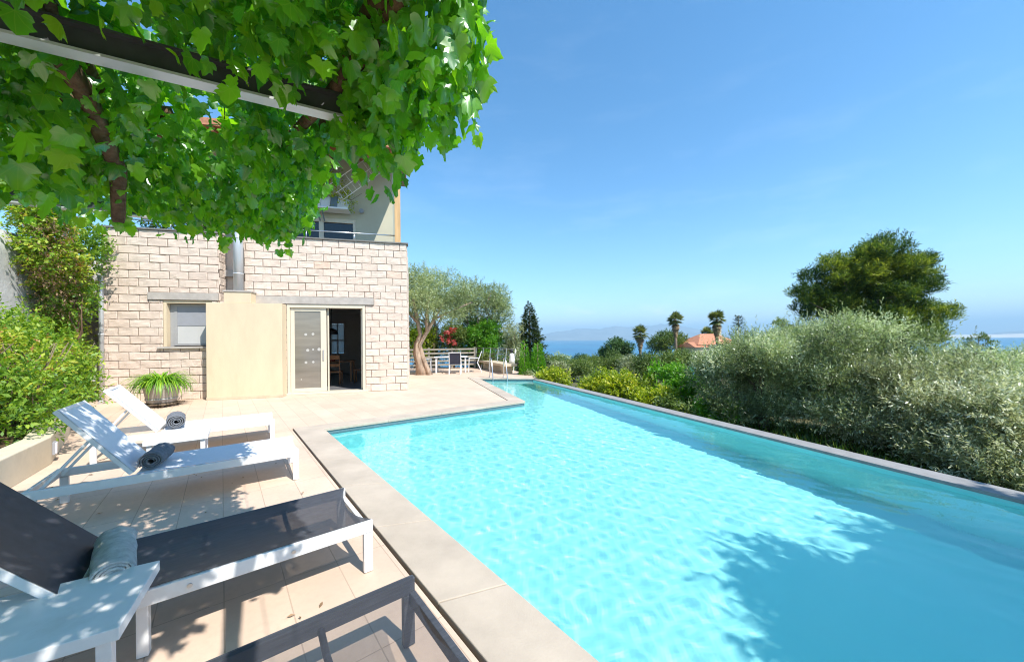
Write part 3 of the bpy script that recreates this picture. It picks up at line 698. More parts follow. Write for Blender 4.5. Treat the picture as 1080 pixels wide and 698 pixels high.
for i in range(n_):
    d = np.array([math.cos(a[i]), math.sin(a[i])]); p = np.array([d[0] * r0[i], d[1] * r0[i], .52]); th = el[i]; sd = np.array([-d[1], d[0], 0]); k0 = len(V)
    for k in range(seg + 1):
        w_ = .013 * (1 - (k / seg) ** 2) + .001
        V += [p + sd * w_, p - sd * w_]
        st = ln[i] / seg; p = p + np.array([d[0] * math.cos(th), d[1] * math.cos(th), math.sin(th)]) * st; th -= .42 + .12 * rng.random()
    for k in range(seg): Lp += [k0 + 2 * k, k0 + 2 * k + 1, k0 + 2 * k + 3, k0 + 2 * k + 2]
npmesh('foliage', np.array(V), Lp, np.arange(len(Lp) // 4) * 4, M['strap'], pot, {'rnd': np.repeat(rng.uniform(0, 1, n_), seg)})

# ------------------------------------------------------------------ loungers
W2 = .33
def lounger(label, foot, head_rz, dark, tilt, group, name='sun_lounger', frame='white', sling='sling_w', hinge=1.27, back='sling_w', open_back=False):
    """Local frame: +x runs from the foot to the head, origin under the middle of the foot end."""
    t = empty(name, label, 'sun lounger', (*foot, 0), head_rz, group)
    fm = M[frame]; Lh = 1.9; zt = .33
    mb = MB()
    for y in (-W2, W2): mb.box(.0, Lh, y - .016, y + .016, zt - .075, zt)
    mb.box(0, .03, -W2 + .017, W2 - .017, zt - .125, zt - .062); mb.box(Lh - .03, Lh, -W2 + .017, W2 - .017, zt - .075, zt - .002)
    mb.build('frame', fm, t, .004)
    for x in (.03, Lh - .05):
        for y in (-W2, W2):
            MB().box(x - .028, x + .028, y - .018, y + .018, 0.004, zt - .077).build('leg', fm, t, .004)
    for x in (.42, .85, hinge + .03):
        mb = MB(); pts = [(x, -W2 + .017, zt - .055)] + [(x, y, zt - .085) for y in (-.2, 0, .2)] + [(x, W2 - .017, zt - .055)]
        mb.tube(pts, .014, 8); mb.build('crossbar', fm, t)
    # sling: hung between the rails, sagging in the middle and cut in a curve at the foot
    V = []; nx_, ny_ = 16, 10; sag = .045 if dark else .02
    for i in range(nx_ + 1):
        for j in range(ny_ + 1):
            q = 2 * j / ny_ - 1; x = .005 + (hinge - .01) * i / nx_ + (1 - i / nx_) ** 3 * .06 * (1 - q * q) * (1 if dark else .3)
            V.append((x, q * (W2 - .0), zt + .004 - sag * (1 - q * q) * min(1, .85 + i / 8)))
    Fq = [(i * (ny_ + 1) + j, (i + 1) * (ny_ + 1) + j, (i + 1) * (ny_ + 1) + j + 1, i * (ny_ + 1) + j + 1) for i in range(nx_) for j in range(ny_)]
    MB().add(V, Fq, 0, True).build('seat_sling', M[sling], t)
    # backrest
    a = R(tilt); ca, sa = math.cos(a), math.sin(a); bl = .75; z0 = zt + .01; wb = W2 - .035
    def bp_(u, y, h): return (hinge + .02 + u * ca - h * sa, y, z0 + u * sa + h * ca)
    mb = MB()
    for y in (-wb, wb): mb.bar(bp_(0, y, 0), bp_(bl, y, 0), .03, .035, (0, 1, 0) if False else (-sa, 0, ca))
    mb.bar(bp_(bl - .015, -wb + .016, 0), bp_(bl - .015, wb - .016, 0), .03, .035, (-sa, 0, ca)); mb.bar(bp_(.01, -wb + .016, 0), bp_(.01, wb - .016, 0), .026, .03, (-sa, 0, ca))
    bk = mb.build('backrest', fm, t, .003)
    V = []
    for i in range(9):
        for j in range(9):
            q = 2 * j / 8 - 1; V.append(bp_(.0 + bl * i / 8, q * (wb + .015), .021 - .018 * (1 - q * q)))
    MB().add(V, [(i * 9 + j, (i + 1) * 9 + j, (i + 1) * 9 + j + 1, i * 9 + j + 1) for i in range(8) for j in range(8)], 0, True).build('back_sling', M[back], bk)
    for y in (-wb + .05, wb - .05):
        p = Vector(bp_(.42, y, -.02)); MB().bar(p, (min(Lh - .06, p.x + .34), y, zt - .04), .022, .03, (0, 1, 0)).build('support_strut', fm, t, .002)
    if dark:
        for x in (.45, .9, 1.5): MB().tube([(x, W2 + .0162, zt - .04), (x, W2 + .021, zt - .04)], .011, 10).build('bolt', M['alu'], t)
    return t
def foot_mid(cx, cy, hd): return (cx - math.sin(hd) * W2, cy + math.cos(hd) * W2)     # near foot corner -> middle of the foot
GL = 'sun loungers beside the pool'
for (lab, nx_, ny_, hd, dark, tilt, kw) in (
    ('white sun lounger farthest from the camera, behind the low white table', -3.60, 5.52, R(36), False, 51, {}),
    ('white sun lounger with dark rolled towel, between low white table and grey lounger', -2.34, 3.99, R(36), False, 54, {}),
    ('white framed sun lounger with charcoal grey sling and pale rolled towel', -.93, 2.40, R(39), True, 50, dict(sling='sling_d', back='sling_back')),
    ('charcoal framed sun lounger with open grey mesh in the near corner', -.095, 1.30, R(38), True, 20, dict(frame='darkframe', sling='sling_open', back='sling_open'))):
    lounger(lab, foot_mid(nx_, ny_, hd), math.pi + hd, dark, tilt, GL, **kw)
def towel(label, loc, rz, mat, r_=.085, ln=.44, z=.33, seed=0):
    t = empty('rolled_towel', label, 'towel', (*loc, z), rz, 'rolled towels on the loungers')
    mb = MB(); turns = 3.6; n_ = 90; V = []; nl = 14
    for i in range(n_ + 1):
        q = i / n_; th = q * turns * 2 * math.pi; rr = .016 + (r_ - .016) * q
        for j in range(nl + 1):
            y = (j / nl - .5) * ln; edge = .008 * noise.noise(Vector((th * .6, j * 2.1, seed))) + (.012 * noise.noise(Vector((th * .35, 3, seed))) if j in (0, nl) else 0)
            r2 = rr + .009 * noise.noise(Vector((math.cos(th) * 2, math.sin(th) * 2, y * 9 + seed))) + .004 * noise.noise(Vector((math.cos(th) * 6, math.sin(th) * 6, y * 26 + seed)))
            V.append((r2 * math.cos(th) * 1.05, y + edge, r_ + r2 * math.sin(th) * .92))
    F = [(i * (nl + 1) + j, (i + 1) * (nl + 1) + j, (i + 1) * (nl + 1) + j + 1, i * (nl + 1) + j + 1) for i in range(n_) for j in range(nl)]
    o = mb.add(V, F, 0, True).build('roll', mat, t); sm = o.modifiers.new('thick', 'SOLIDIFY'); sm.thickness = .012
    return t
def on_lounger(nx_, ny_, hd, along, across):
    return (nx_ - math.cos(hd) * along - math.sin(hd) * across, ny_ - math.sin(hd) * along + math.cos(hd) * across)
towel('grey rolled towel on the farthest white lounger', on_lounger(-3.60, 5.52, R(36), 1.14, .36), R(36) + .1, M['towel_d'], .09, .42)
towel('dark grey rolled towel on the white lounger in the middle', on_lounger(-2.34, 3.99, R(36), 1.16, .30), R(36) - .1, M['towel_d'], .078, .40)
towel('pale grey rolled towel on the charcoal sling lounger', on_lounger(-.93, 2.40, R(39), 1.20, .31), R(39) + .12, M['towel'], .070, .48)

def side_table(label, far_right, rz, ln, wd, zt=.42):
    t = empty('side_table', label, 'side table', (*far_right, 0), rz, 'white side tables between the loungers')   # +x runs left along the far edge, +y towards the camera
    MB().box(0, ln, 0, wd, zt - .05, zt).build('tabletop', M['white'], t, .004)
    for x in (.05, ln - .05):
        for y in (.045, wd - .045): MB().box(x - .022, x + .022, y - .022, y + .022, 0.004, zt - .051).build('leg', M['white'], t, .003)
    return t
side_table('low white side table in the near left corner, in dappled shade', (-1.765, 1.82), math.pi + R(31), 1.0, .50)
side_table('low white side table between the two white loungers', (-3.92, 4.74), math.pi + R(36), .56, .46, .40)

# ------------------------------------------------------------------ planter wall, hedge, retaining wall, creeper
pw = empty('planter_wall', 'low cream rendered garden wall with a small lamp, left of the white loungers', 'wall', (-5.78, 4.57, 0))
def wall_seg(p, q, h, th, mat, mbx):
    p, q = Vector((*p, 0)), Vector((*q, 0)); d = (q - p).normalized(); n_ = Vector((-d.y, d.x, 0)) * th
    v = [p, q, q + n_, p + n_]; v = v + [x + Vector((0, 0, h)) for x in v]
    mbx.add(v, [(3, 2, 1, 0), (4, 5, 6, 7), (0, 1, 5, 4), (1, 2, 6, 5), (2, 3, 7, 6), (3, 0, 4, 7)])
mb = MB(); k0 = Vector((-5.78, 4.57))
pts = [(-3.0, .6), (-5.78, 4.57), (-7.45, 6.15), (-8.2, 6.0)]
P3 = [(x + 5.78, y - 4.57) for x, y in pts]
ins = [(P3[0][0] - .22, P3[0][1] - .14), (P3[1][0] - .21, P3[1][1] - .12), (P3[2][0] - .10, P3[2][1] - .26), (P3[3][0], P3[3][1] - .26)]
V = []
for z in (0.003, .34):
    V += [(*p, z) for p in P3] + [(*p, z) for p in ins]
F = []
for i in range(3):
    F += [(8 + i, 8 + i + 1, 12 + i + 1, 12 + i), (i, i + 1, 9 + i, 8 + i), (4 + i + 1, 4 + i, 12 + i, 13 + i)]
F += [(0, 8, 12, 4), (3, 7, 15, 11)]
mb.add(V, F); mb.build('coping_wall', M['creamwall'], pw, .012)
lm = MB(); lm.box(-.055, .055, -.02, .035, .10, .24); lo = lm.build('lamp', M['lampglass'], pw, .008); lo.location = (-.10, .10, 0); lo.rotation_euler = (0, 0, math.atan2(.788, -.833) + math.pi)
MB().box(-.062, .062, -.005, .02, .09, .25).build('lamp_plate', M['lampgrey'], lo, .004)
mb = MB(); soil_pts = [(-3.3, .4), (-6.0, 4.45), (-7.5, 5.9), (-8.2, 5.85), (-9.5, 6.5), (-13, 8), (-13, 0), (-3.6, 0)]
mb.add([(*p, .26) for p in soil_pts], [tuple(range(8))]); structure(mb.build('soil', M['soil']))

hd = empty('hedge', 'bright yellow green leafy hedge along the planter wall at the left edge', 'hedge', (-7.6, 5.6, .26))
cl = [(-6.55, 3.9, 1.0), (-7.2, 5.1, 1.15), (-7.95, 6.05, 1.0), (-8.3, 6.3, 1.2), (-7.6, 4.6, 1.55), (-8.3, 5.6, 1.6), (-8.7, 6.1, 1.6), (-7.0, 3.6, 1.5), (-6.6, 4.6, .65), (-7.5, 5.7, .65), (-8.0, 6.25, .65), (-7.3, 4.2, 1.0)]
c_ = np.array(cl) - np.array([7.6 * -1, 5.6, .26]); s_ = np.array([[.72, .62, .55]] * len(cl)) * np.random.default_rng(3).uniform(.75, 1.1, (len(cl), 1))
sprays('foliage', (c_, s_), 4200, .26, 8, .075, .034, M['hedge'], hd, 21, .55, .8, .55, .35)
mb = MB()
for i in range(46):
    x, y = rng.uniform(-1.2, .9), 0; q = rng.uniform(-.4, .4); p = Vector((x * .9 + q * .3, -x * .9 + q, 0)); 
    mb.tube([p, p + Vector((rng.normal() * .12, rng.normal() * .12, .6)), p + Vector((rng.normal() * .25, rng.normal() * .25, 1.25))], [.012, .009, .005], 5)
mb.build('stems', M['bark'], hd)

rw = MB(); rp_ = [(-6.9, 1.2), (-8.9, 4.6), (-10.2, 7.6), (-11.3, 9.7), (-10.75, 11.6)]
V = []; ns = 28
for i in range(ns + 1):
    q = i / ns * 4; k = min(int(q), 3); f_ = q - k; x = rp_[k][0] * (1 - f_) + rp_[k + 1][0] * f_; y = rp_[k][1] * (1 - f_) + rp_[k + 1][1] * f_
    top = 3.75 + .06 * noise.noise(Vector((i * .4, 0, 0)))
    for j in range(9):
        z = .05 + (top - .05) * j / 8; dd = .05 * noise.noise(Vector((x * 1.2, y * 1.2, z * 1.4)))
        V.append((x + dd, y + dd * .5, z))
    V.append((x - .4, y - .2, top)); V.append((x - .4, y - .2, .05))
F = [(i * 11 + j, (i + 1) * 11 + j, (i + 1) * 11 + j + 1, i * 11 + j + 1) for i in range(ns) for j in range(10)] + [(0, 1, 2, 3, 4, 5, 6, 7, 8, 9, 10), tuple(ns * 11 + j for j in range(10, -1, -1))]
tag(rw.add(V, F, 0, True).build('retaining_wall', M['concrete']), 'tall stained grey concrete retaining wall at the far left', 'wall')
cr = empty('creeper', 'yellow green creeper spilling over the concrete wall beside the stone corner', 'creeper', (-9.9, 7.6, .26))
cl = [(-10.1, 8.0, 3.2), (-10.15, 8.2, 2.55), (-10.2, 8.6, 3.6), (-9.7, 7.6, 3.5), (-10.75, 8.7, 2.3), (-10.6, 8.75, 3.0), (-9.9, 7.7, 4.2), (-10.5, 8.35, 2.0), (-10.3, 8.9, 4.0), (-10.75, 8.5, 1.4), (-9.75, 7.65, 4.3)]
c_ = np.array(cl) - np.array([-9.9, 7.6, .26]); s_ = np.array([[.5, .45, .5]] * len(cl)) * np.random.default_rng(5).uniform(.6, 1.1, (len(cl), 1))
sprays('foliage', (c_, s_), 3000, .28, 8, .08, .042, M['hedge'], cr, 22, .0, .9, .6, .4)
dc = np.array([(-9.55, 7.55, 3.6), (-9.65, 7.7, 3.2), (-9.8, 7.85, 2.85), (-9.95, 8.05, 2.5), (-9.52, 7.5, 3.9)]) - np.array([-9.9, 7.6, .26])
sprays('dry_foliage', (dc, np.array([[.28, .28, .40]] * 5)), 380, .25, 6, .06, .022, M['dry'], cr, 23, -.4, .8, .6, .4)
mb = MB()
for i in range(14):
    a = rng.uniform(-1, 1); p = Vector((-.25 + a * .3, .35 + a * .4, .6)); pts = [p]
    for k in range(6): pts.append(pts[-1] + Vector((rng.normal() * .10 - .03, rng.normal() * .10, .42)))
    mb.tube(pts, [.022, .018, .015, .013, .010, .008, .004], 5)
mb.build('stems', M['barklight'], cr)

# ------------------------------------------------------------------ pergola and its vine
e1 = Vector((-.6225, .7826, 0)); e2 = Vector((.7826, .6225, 0))
def PG(a, b_, z): p = e1 * a + e2 * b_; return (p.x, p.y, z)
PZ = 2.46
pg = empty('pergola', 'dark steel beam pergola carrying the vine above the loungers', 'pergola', (0, 0, 0))
for a in (-.9, 1.68, 3.75):
    mb = MB(); z0 = PZ
    qe = Vector(PG(a, .50, 0)); qs = qe - Vector((.888, .46, 0)) * 3.6
    for dz, bw, bh, mi in ((.005, .060, .010, 1), (.050, .012, .078, 0), (.094, .060, .010, 0)): mb.bar(qs + Vector((0, 0, z0 + dz)), qe + Vector((0, 0, z0 + dz)), bw, bh, mi=mi)
    mb.build('beam', [M['steel_dark'], M['galv']], pg)
    MB().bar(qs + Vector((.1, .05, .004)), qs + Vector((.1, .05, PZ - .002)), .09, .09, (0, 1, 0)).build('post', M['steel_dark'], pg)
for b_ in (.44, -.45, -1.45, -2.45):
    mb = MB(); pts = [PG(a + .0, b_ + .02 * math.sin(a * 3), PZ + .20 + .01 * math.sin(a * 2)) for a in np.linspace(-1.5, 3.85, 14)]
    mb.tube(pts, [.034] * 14, 10, wob=.2, seed=b_); mb.build('rail', M['barklight'], pg)
for b_ in (.60, .02, -.95, -1.95):
    MB().tube([PG(-1.6, b_, PZ + .23), PG(1.5, b_, PZ + .21), PG(3.9, b_, PZ + .23)], .0022, 5).build('wire', M['wire'], pg)

vn = empty('climbing_vine', 'broad leaved green vine covering the pergola overhead', 'vine', PG(3.3, -2.9, 0))
VO = np.array(vn.location)
mb = MB()
def stem(pts, r0, r1, sd):
    n_ = len(pts); mb.tube([Vector(p) - Vector(VO) for p in pts], list(np.linspace(r0, r1, n_)), 9, wob=.5, seed=sd)
stem([PG(3.3, -2.9, 0), PG(3.28, -2.85, 1.0), PG(3.3, -2.88, 2.0), PG(3.25, -2.6, 2.6), PG(3.0, -1.6, 2.66), PG(2.9, -.9, 2.70), PG(2.6, -.2, 2.7)], .07, .03, 1)
def wav(b_, sd):
    return [PG(a, b_ + .10 * math.sin(a * 1.9 + sd), PZ + .17 + .05 * math.sin(a * 2.6 + sd)) for a in np.linspace(-1.3, 3.6, 16)]
stem(wav(.40, 0), .034, .018, 2); stem(wav(-.6, 1), .034, .02, 3); stem(wav(-1.2, 2), .03, .02, 4)
stem([PG(1.35, -.65, 2.78), PG(1.8, -.50, 2.62), PG(2.2, -.42, 2.50), PG(2.7, -.40, 2.38), PG(3.0, -.45, 2.2)], .038, .03, 5)
stem([PG(.6, -.4, 2.72), PG(1.2, -.45, 2.66), PG(1.6, -.46, 2.60)], .03, .026, 6)
mb.build('stems', M['barklight'], vn)
# leaf outline: five lobes
half = [(.14, -.12), (.30, -.13), (.42, -.03), (.50, .13), (.37, .22), (.48, .33), (.56, .52), (.40, .51), (.31, .60), (.27, .74), (.13, .84)]
nh = len(half)
tx = np.array([0, 0, 0] + [h[0] for h in half] + [.22] + [-h[0] for h in half] + [-.22]); ty = np.array([0, .45, 1.] + [h[1] for h in half] + [.30] + [h[1] for h in half] + [.30])
NV = len(tx); TRI = []
for sd_ in (0, 1):
    o0 = 3 + sd_ * (nh + 1); ring = [1, 0] + list(range(o0, o0 + nh)) + [2]; cc_ = o0 + nh
    for k in range(len(ring)):
        a_, b2 = ring[k], ring[(k + 1) % len(ring)]; TRI.append((cc_, a_, b2) if sd_ == 0 else (cc_, b2, a_))
def vine_leaves(P, D, N, L, rnd, g):
    n = len(P); Sd = unit(np.cross(D, N)); Nn = unit(np.cross(Sd, D))
    fold = g.uniform(-.1, .55, (n, 1)); curl = g.uniform(-.1, .75, (n, 1))
    asym = g.normal(1, .08, (n, NV)); X = tx[None] * asym; Y = ty[None] * g.normal(1, .06, (n, NV))
    Z = -np.abs(X) * fold - (Y ** 2) * curl * .5 + .06 * np.sin(Y * 7 + X * 5 + g.uniform(0, 6, (n, 1))) + .05 * (np.arange(NV) % (nh + 1) == 2)[None]
    V = P[:, None] + (Sd[:, None] * X[..., None] + D[:, None] * Y[..., None] + Nn[:, None] * Z[..., None]) * L[:, None, None]
    return V.reshape(-1, 3), X.ravel(), Y.ravel()
g = np.random.default_rng(77)
PP, DD, NN, LL, RR = [], [], [], [], []
def put(a, b_, z, down, size, tone):
    n = len(a); base = np.outer(a, np.array(e1)) + np.outer(b_, np.array(e2)); base[:, 2] = z
    h = g.normal(size=(n, 3)); h[:, 2] = 0; h = unit(h)
    D = unit(h * (1 - down)[:, None] * .9 + np.array([0, 0, -1.]) * down[:, None] + g.normal(size=(n, 3)) * .18)
    N = unit(h * .8 * down[:, None] + np.array([0, 0, 1.]) * (1.15 - down)[:, None] + g.normal(size=(n, 3)) * .3)
    PP.append(base); DD.append(D); NN.append(N); LL.append(size); RR.append(tone)
# roof of leaves
n = 11500
a = g.uniform(-1.5, 3.75, n); b_ = g.uniform(-3.0, .72, n)
dens = np.array([noise.noise(Vector((x * 1.1, y * 1.1, 2))) for x, y in zip(a, b_)])
edge = np.where((a > .3) & (a < 1.0), .72 * a - .08, np.where(a < 1.8, .68, .54))
k = (dens > -.30 + .1 * g.normal(size=n)) & (b_ < edge); a, b_ = a[k], b_[k]; n = len(a)
far = a > 1.9
put(a, b_, PZ + np.where(far, g.uniform(-.06, .40, n), g.uniform(.14, .5, n)), np.where(far, g.uniform(.25, .95, n), g.uniform(.1, .6, n)), g.uniform(.042, .088, n), np.clip(g.normal(.42, .2, n), 0, .97))
n = 3600; a = g.uniform(.1, 1.9, n); b_ = g.uniform(-1.9, .62, n); k = b_ < np.where(a < 1.0, .72 * a - .08, .66); a, b_ = a[k], b_[k]; n = len(a)
put(a, b_, PZ + g.uniform(.16, .62, n), g.uniform(.1, .75, n), g.uniform(.042, .088, n), np.clip(g.normal(.42, .2, n), 0, .97))
n = 1700; a = g.uniform(1.5, 2.7, n); b_ = g.uniform(-2.2, .5, n)
put(a, b_, PZ + g.uniform(.16, .5, n), g.uniform(.1, .8, n), g.uniform(.042, .088, n), np.clip(g.normal(.5, .2, n), 0, .97))
# hanging shoots: along the pool edge, along the far edge, and scattered under the roof
def shoots(m_, af, bf, ln, size=(.040, .082), per=20, tone=.5):
    a0, b0 = af(m_), bf(m_); l = g.uniform(*ln, m_)
    t = np.tile((np.arange(per) + .5) / per, m_); a1, b1, l1 = np.repeat(a0, per), np.repeat(b0, per), np.repeat(l, per)
    n = m_ * per; sz = g.uniform(*size, n)
    put(a1 + g.normal(size=n) * .07, b1 + g.normal(size=n) * .05, PZ + .2 - t * l1, g.uniform(.55, 1.0, n), sz, np.clip(g.normal(tone, .2, n) + (np.repeat(g.uniform(0, 1, m_), per) > .97) * .3, 0, 1))
shoots(44, lambda m_: g.uniform(.92, 1.7, m_), lambda m_: g.uniform(.42, .74, m_), (.22, .50))
shoots(46, lambda m_: g.uniform(1.15, 1.6, m_), lambda m_: g.uniform(-.6, .35, m_), (.14, .34), per=9)
shoots(8, lambda m_: g.uniform(1.75, 2.7, m_), lambda m_: g.uniform(.35, .55, m_), (.1, .22))
shoots(26, lambda m_: g.uniform(2.75, 3.7, m_), lambda m_: g.uniform(.1, .55, m_), (.20, .36))
shoots(110, lambda m_: g.uniform(2.9, 3.8, m_), lambda m_: g.uniform(-2.4, .45, m_), (.18, .40), tone=.62)
shoots(95, lambda m_: g.uniform(2.1, 3.2, m_), lambda m_: g.uniform(-2.0, .3, m_), (.15, .42))
shoots(5, lambda m_: g.uniform(2.2, 2.75, m_), lambda m_: g.uniform(-.85, -.1, m_), (.42, .60), (.08, .125), 9, .7)
P = np.concatenate(PP); lim = P @ np.array(e2) < np.where(P @ np.array(e1) < 1.05, .72 * (P @ np.array(e1)) - .01, .735); D = np.concatenate(DD); N = np.concatenate(NN); L = np.concatenate(LL); Rn = np.minimum(np.concatenate(RR), .95)
P, D, N, L, Rn = P[lim], D[lim], N[lim], L[lim], Rn[lim]
V, X, Y = vine_leaves(P - VO, D, N, L, Rn, g)
n = len(P); tpl = np.array(TRI).ravel()
loops = (np.arange(n)[:, None] * NV + tpl[None]).ravel(); starts = np.arange(n * len(TRI)) * 3
lv = npmesh('leaves', V, loops, starts, M['vine'], vn, {'rnd': np.repeat(Rn, len(TRI))}, {'lx': X, 'ly': Y})
lv.data.polygons.foreach_set('use_smooth', np.ones(len(lv.data.polygons), bool))

# ------------------------------------------------------------------ trees and shrubs
def limb_path(p, q, bend, n_=6, sd=0):
    p, q = Vector(p), Vector(q); out_ = []
    for i in range(n_ + 1):
        t = i / n_; o_ = Vector((noise.noise(Vector((t * 3, sd, 1))), noise.noise(Vector((t * 3, sd, 5))), noise.noise(Vector((t * 3, sd, 9))) * .4)) * bend * math.sin(math.pi * t)
        out_.append(p.lerp(q, t) + o_)
    return out_
def tree(name, label, cat, base, trunk_h, trunk_r, cl, mat, bark, n, tl, per, L, W, seed, group=None, lean=(0, 0), limbs=7, **kw):
    """Trunk and limbs in one part, the foliage in another; clump centres are given relative to the base."""
    t = empty(name, label, cat, base, 0, group)
    mb = MB(); top = Vector((lean[0], lean[1], trunk_h))
    pts = limb_path((0, 0, -.1), top, trunk_r * 1.5, 7, seed)
    mb.tube(pts, list(np.linspace(trunk_r * 1.25, trunk_r * .7, len(pts))), 12, wob=.45, seed=seed)
    g_ = np.random.default_rng(seed); order = g_.permutation(len(cl[0]))[:limbs]
    for i in order:
        c = Vector(cl[0][i]); pp = limb_path(top - Vector((0, 0, trunk_h * .12)), c, (c - top).length * .25, 6, seed + i * 3)
        mb.tube(pp, list(np.linspace(trunk_r * .55, trunk_r * .10, len(pp))), 7, wob=.3, seed=i)
        for k in range(3):
            q = Vector(pp[3 + k % 3]); d = Vector(g_.normal(size=3)) ; d.z = abs(d.z) * .6
            mb.tube(limb_path(q, q + d.normalized() * float(np.mean(cl[1][i])) * 1.1, .1, 4, seed + k), list(np.linspace(trunk_r * .16, trunk_r * .04, 5)), 5)
    mb.build('trunk', M[bark], t)
    sprays('crown', cl, n, tl, per, L, W, M[mat], t, seed, **kw)
    return t

# olive tree by the dining terrace: twisted double trunk
ob = Vector((-3.95, 15.9, 0))
ol = empty('olive_tree', 'old olive tree with twisted leaning trunk at the corner of the stone house', 'tree', ob)
mb = MB()
def tw(pts, r0, r1, sd): mb.tube([Vector(p) for p in pts], list(np.linspace(r0, r1, len(pts))), 12, wob=.9, seed=sd)
tw([(.05, 0, -.05), (0, .02, .4), (-.18, 0, .9), (-.22, .03, 1.35), (-.05, .05, 1.75), (-.25, .1, 2.6), (-.35, 0, 3.3)], .19, .04, 1)
tw([(.35, -.02, -.05), (.22, 0, .35), (.02, .05, .85), (-.05, 0, 1.3), (.25, .05, 1.9), (.55, .1, 2.4), (.95, .1, 3.1)], .13, .03, 5)
tw([(-.12, -.05, -.05), (-.15, 0, .5), (-.28, .05, 1.0), (-.2, .1, 1.4)], .10, .08, 8)
tw([(.25, 0, 1.9), (.2, .2, 2.6), (.3, .3, 3.4)], .07, .03, 9); tw([(-.2, .05, 2.3), (-.7, 0, 2.9), (-1.0, .1, 3.4)], .06, .02, 11); tw([(.5, .1, 2.4), (1.3, .3, 2.8), (2.2, .5, 3.2)], .06, .02, 12)
mb.build('trunk', M['olivebark'], ol)
c_ = np.array([(-.9, 0, 3.6), (-.3, .2, 4.1), (.4, 0, 3.9), (1.0, .3, 3.5), (.2, -.4, 3.2), (-.7, -.2, 3.0), (1.1, .2, 3.0), (-.2, .5, 4.4), (.6, -.2, 2.7), (-.9, .5, 4.2), (1.6, .5, 3.3), (-1.1, 0, 2.5), (1.5, .2, 2.7), (-.5, .3, 2.5), (2.1, .4, 3.7)])
sprays('crown', (c_, np.array([[.62, .6, .46]] * len(c_)) * np.random.default_rng(8).uniform(.7, 1.15, (len(c_), 1))), 2600, .30, 9, .085, .024, M['olive'], ol, 31, .35, .8, .6, .45)
def shrub(name, label, cat, base, cl, mat, n, tl, per, L, W, seed, group=None, stem_r=.03, bark='bark', **kw):
    t = empty(name, label, cat, base, 0, group); mb = MB(); g_ = np.random.default_rng(seed)
    for i in range(min(9, len(cl[0]))):
        c = Vector(cl[0][i]); pp = limb_path((g_.normal() * .08, g_.normal() * .08, -.1), c, .15, 5, seed + i); mb.tube(pp, list(np.linspace(stem_r, stem_r * .3, len(pp))), 6)
    mb.build('stems', M[bark], t); sprays('foliage', cl, n, tl, per, L, W, M[mat], t, seed, **kw); return t
gh = lambda x, y: float(ground_h(x, y))
def at(px, Y): return ((px - 540) / 385 * Y, Y)      # where a bearing seen in the photo meets a given distance north
tree('olive_tree', 'rounded olive tree behind the dining terrace, right of the twisted trunk', 'tree', (-1.9, 20.6, -.4), 1.9, .10, clumps_in((.2, 0, 3.9), (2.2, 1.4, 1.5), 26, (.25, .42), 61), 'olive', 'olivebark', 2600, .32, 9, .10, .03, 61, up=.3)
tree('olive_tree', 'tall dense olive tree behind the old twisted olive', 'tree', (-4.4, 20.4, -.4), 2.2, .11, clumps_in((.2, 0, 4.3), (2.5, 1.4, 1.7), 26, (.25, .42), 62), 'olive', 'olivebark', 2600, .32, 9, .10, .03, 62, up=.3)
ob_ = shrub('oleander', 'flowering shrub with red blooms behind the dining chairs', 'shrub', (-3.25, 19.5, -.3), clumps_in((0, 0, 1.75), (.85, .4, 1.0), 12, (.3, .5), 63), 'mid', 900, .26, 7, .11, .035, 63, up=.5)
cc = clumps_in((.05, -.40, 2.05), (.7, .2, .65), 12, (.12, .2), 64, 1); sprays('blossom', cc, 170, .08, 5, .07, .06, M['redleaf'], ob_, 64)
shrub('leafy_shrub', 'dense glossy green shrub behind the railing', 'shrub', (-1.55, 20.8, -.8), clumps_in((0, 0, 2.4), (1.35, .7, 1.6), 16, (.3, .5), 65), 'bright', 1500, .28, 7, .12, .05, 65, up=.4)
shrub('leafy_shrub', 'fresh green shrub right behind the wooden fence and the garden table', 'shrub', (-1.7, 19.9, -.6), clumps_in((0, 0, 2.0), (1.2, .5, 1.35), 16, (.28, .42), 69), 'bright', 1300, .26, 7, .11, .045, 69, up=.45)
shrub('leafy_shrub', 'yellowish shrub behind the fence, left of the twisted olive trunk', 'shrub', (-5.2, 19.9, -.6), clumps_in((0, 0, 1.8), (1.3, .5, 1.3), 14, (.28, .42), 70), 'lemon', 900, .26, 7, .11, .045, 70, up=.45)
shrub('leafy_shrub', 'low mid green shrub just behind the wire railing', 'shrub', (-.75, 19.2, -.8), clumps_in((0, 0, 1.3), (1.1, .5, 1.0), 13, (.28, .42), 58), 'mid', 900, .24, 7, .10, .04, 58, up=.45)
shrub('leafy_shrub', 'loose pale shrub at the right end of the railing', 'shrub', (-.15, 20.2, -.8), clumps_in((0, 0, 2.1), (.75, .6, 1.5), 12, (.28, .45), 66), 'olive_g', 900, .28, 7, .10, .04, 66, up=.5)
shrub('leafy_shrub', 'broad green shrub behind the wooden fence by the house', 'shrub', (-5.6, 21, -.6), clumps_in((.4, 0, 2.1), (2.2, .8, 1.9), 20, (.3, .45), 67), 'mid', 1400, .28, 7, .11, .045, 67, up=.4)
shrub('leafy_shrub', 'dark shrub filling the gap below the two olive crowns', 'shrub', (-2.6, 22.4, -.8), clumps_in((0, 0, 2.5), (3.4, .8, 2.3), 26, (.3, .45), 68), 'mid', 2600, .28, 7, .13, .05, 68, up=.4)

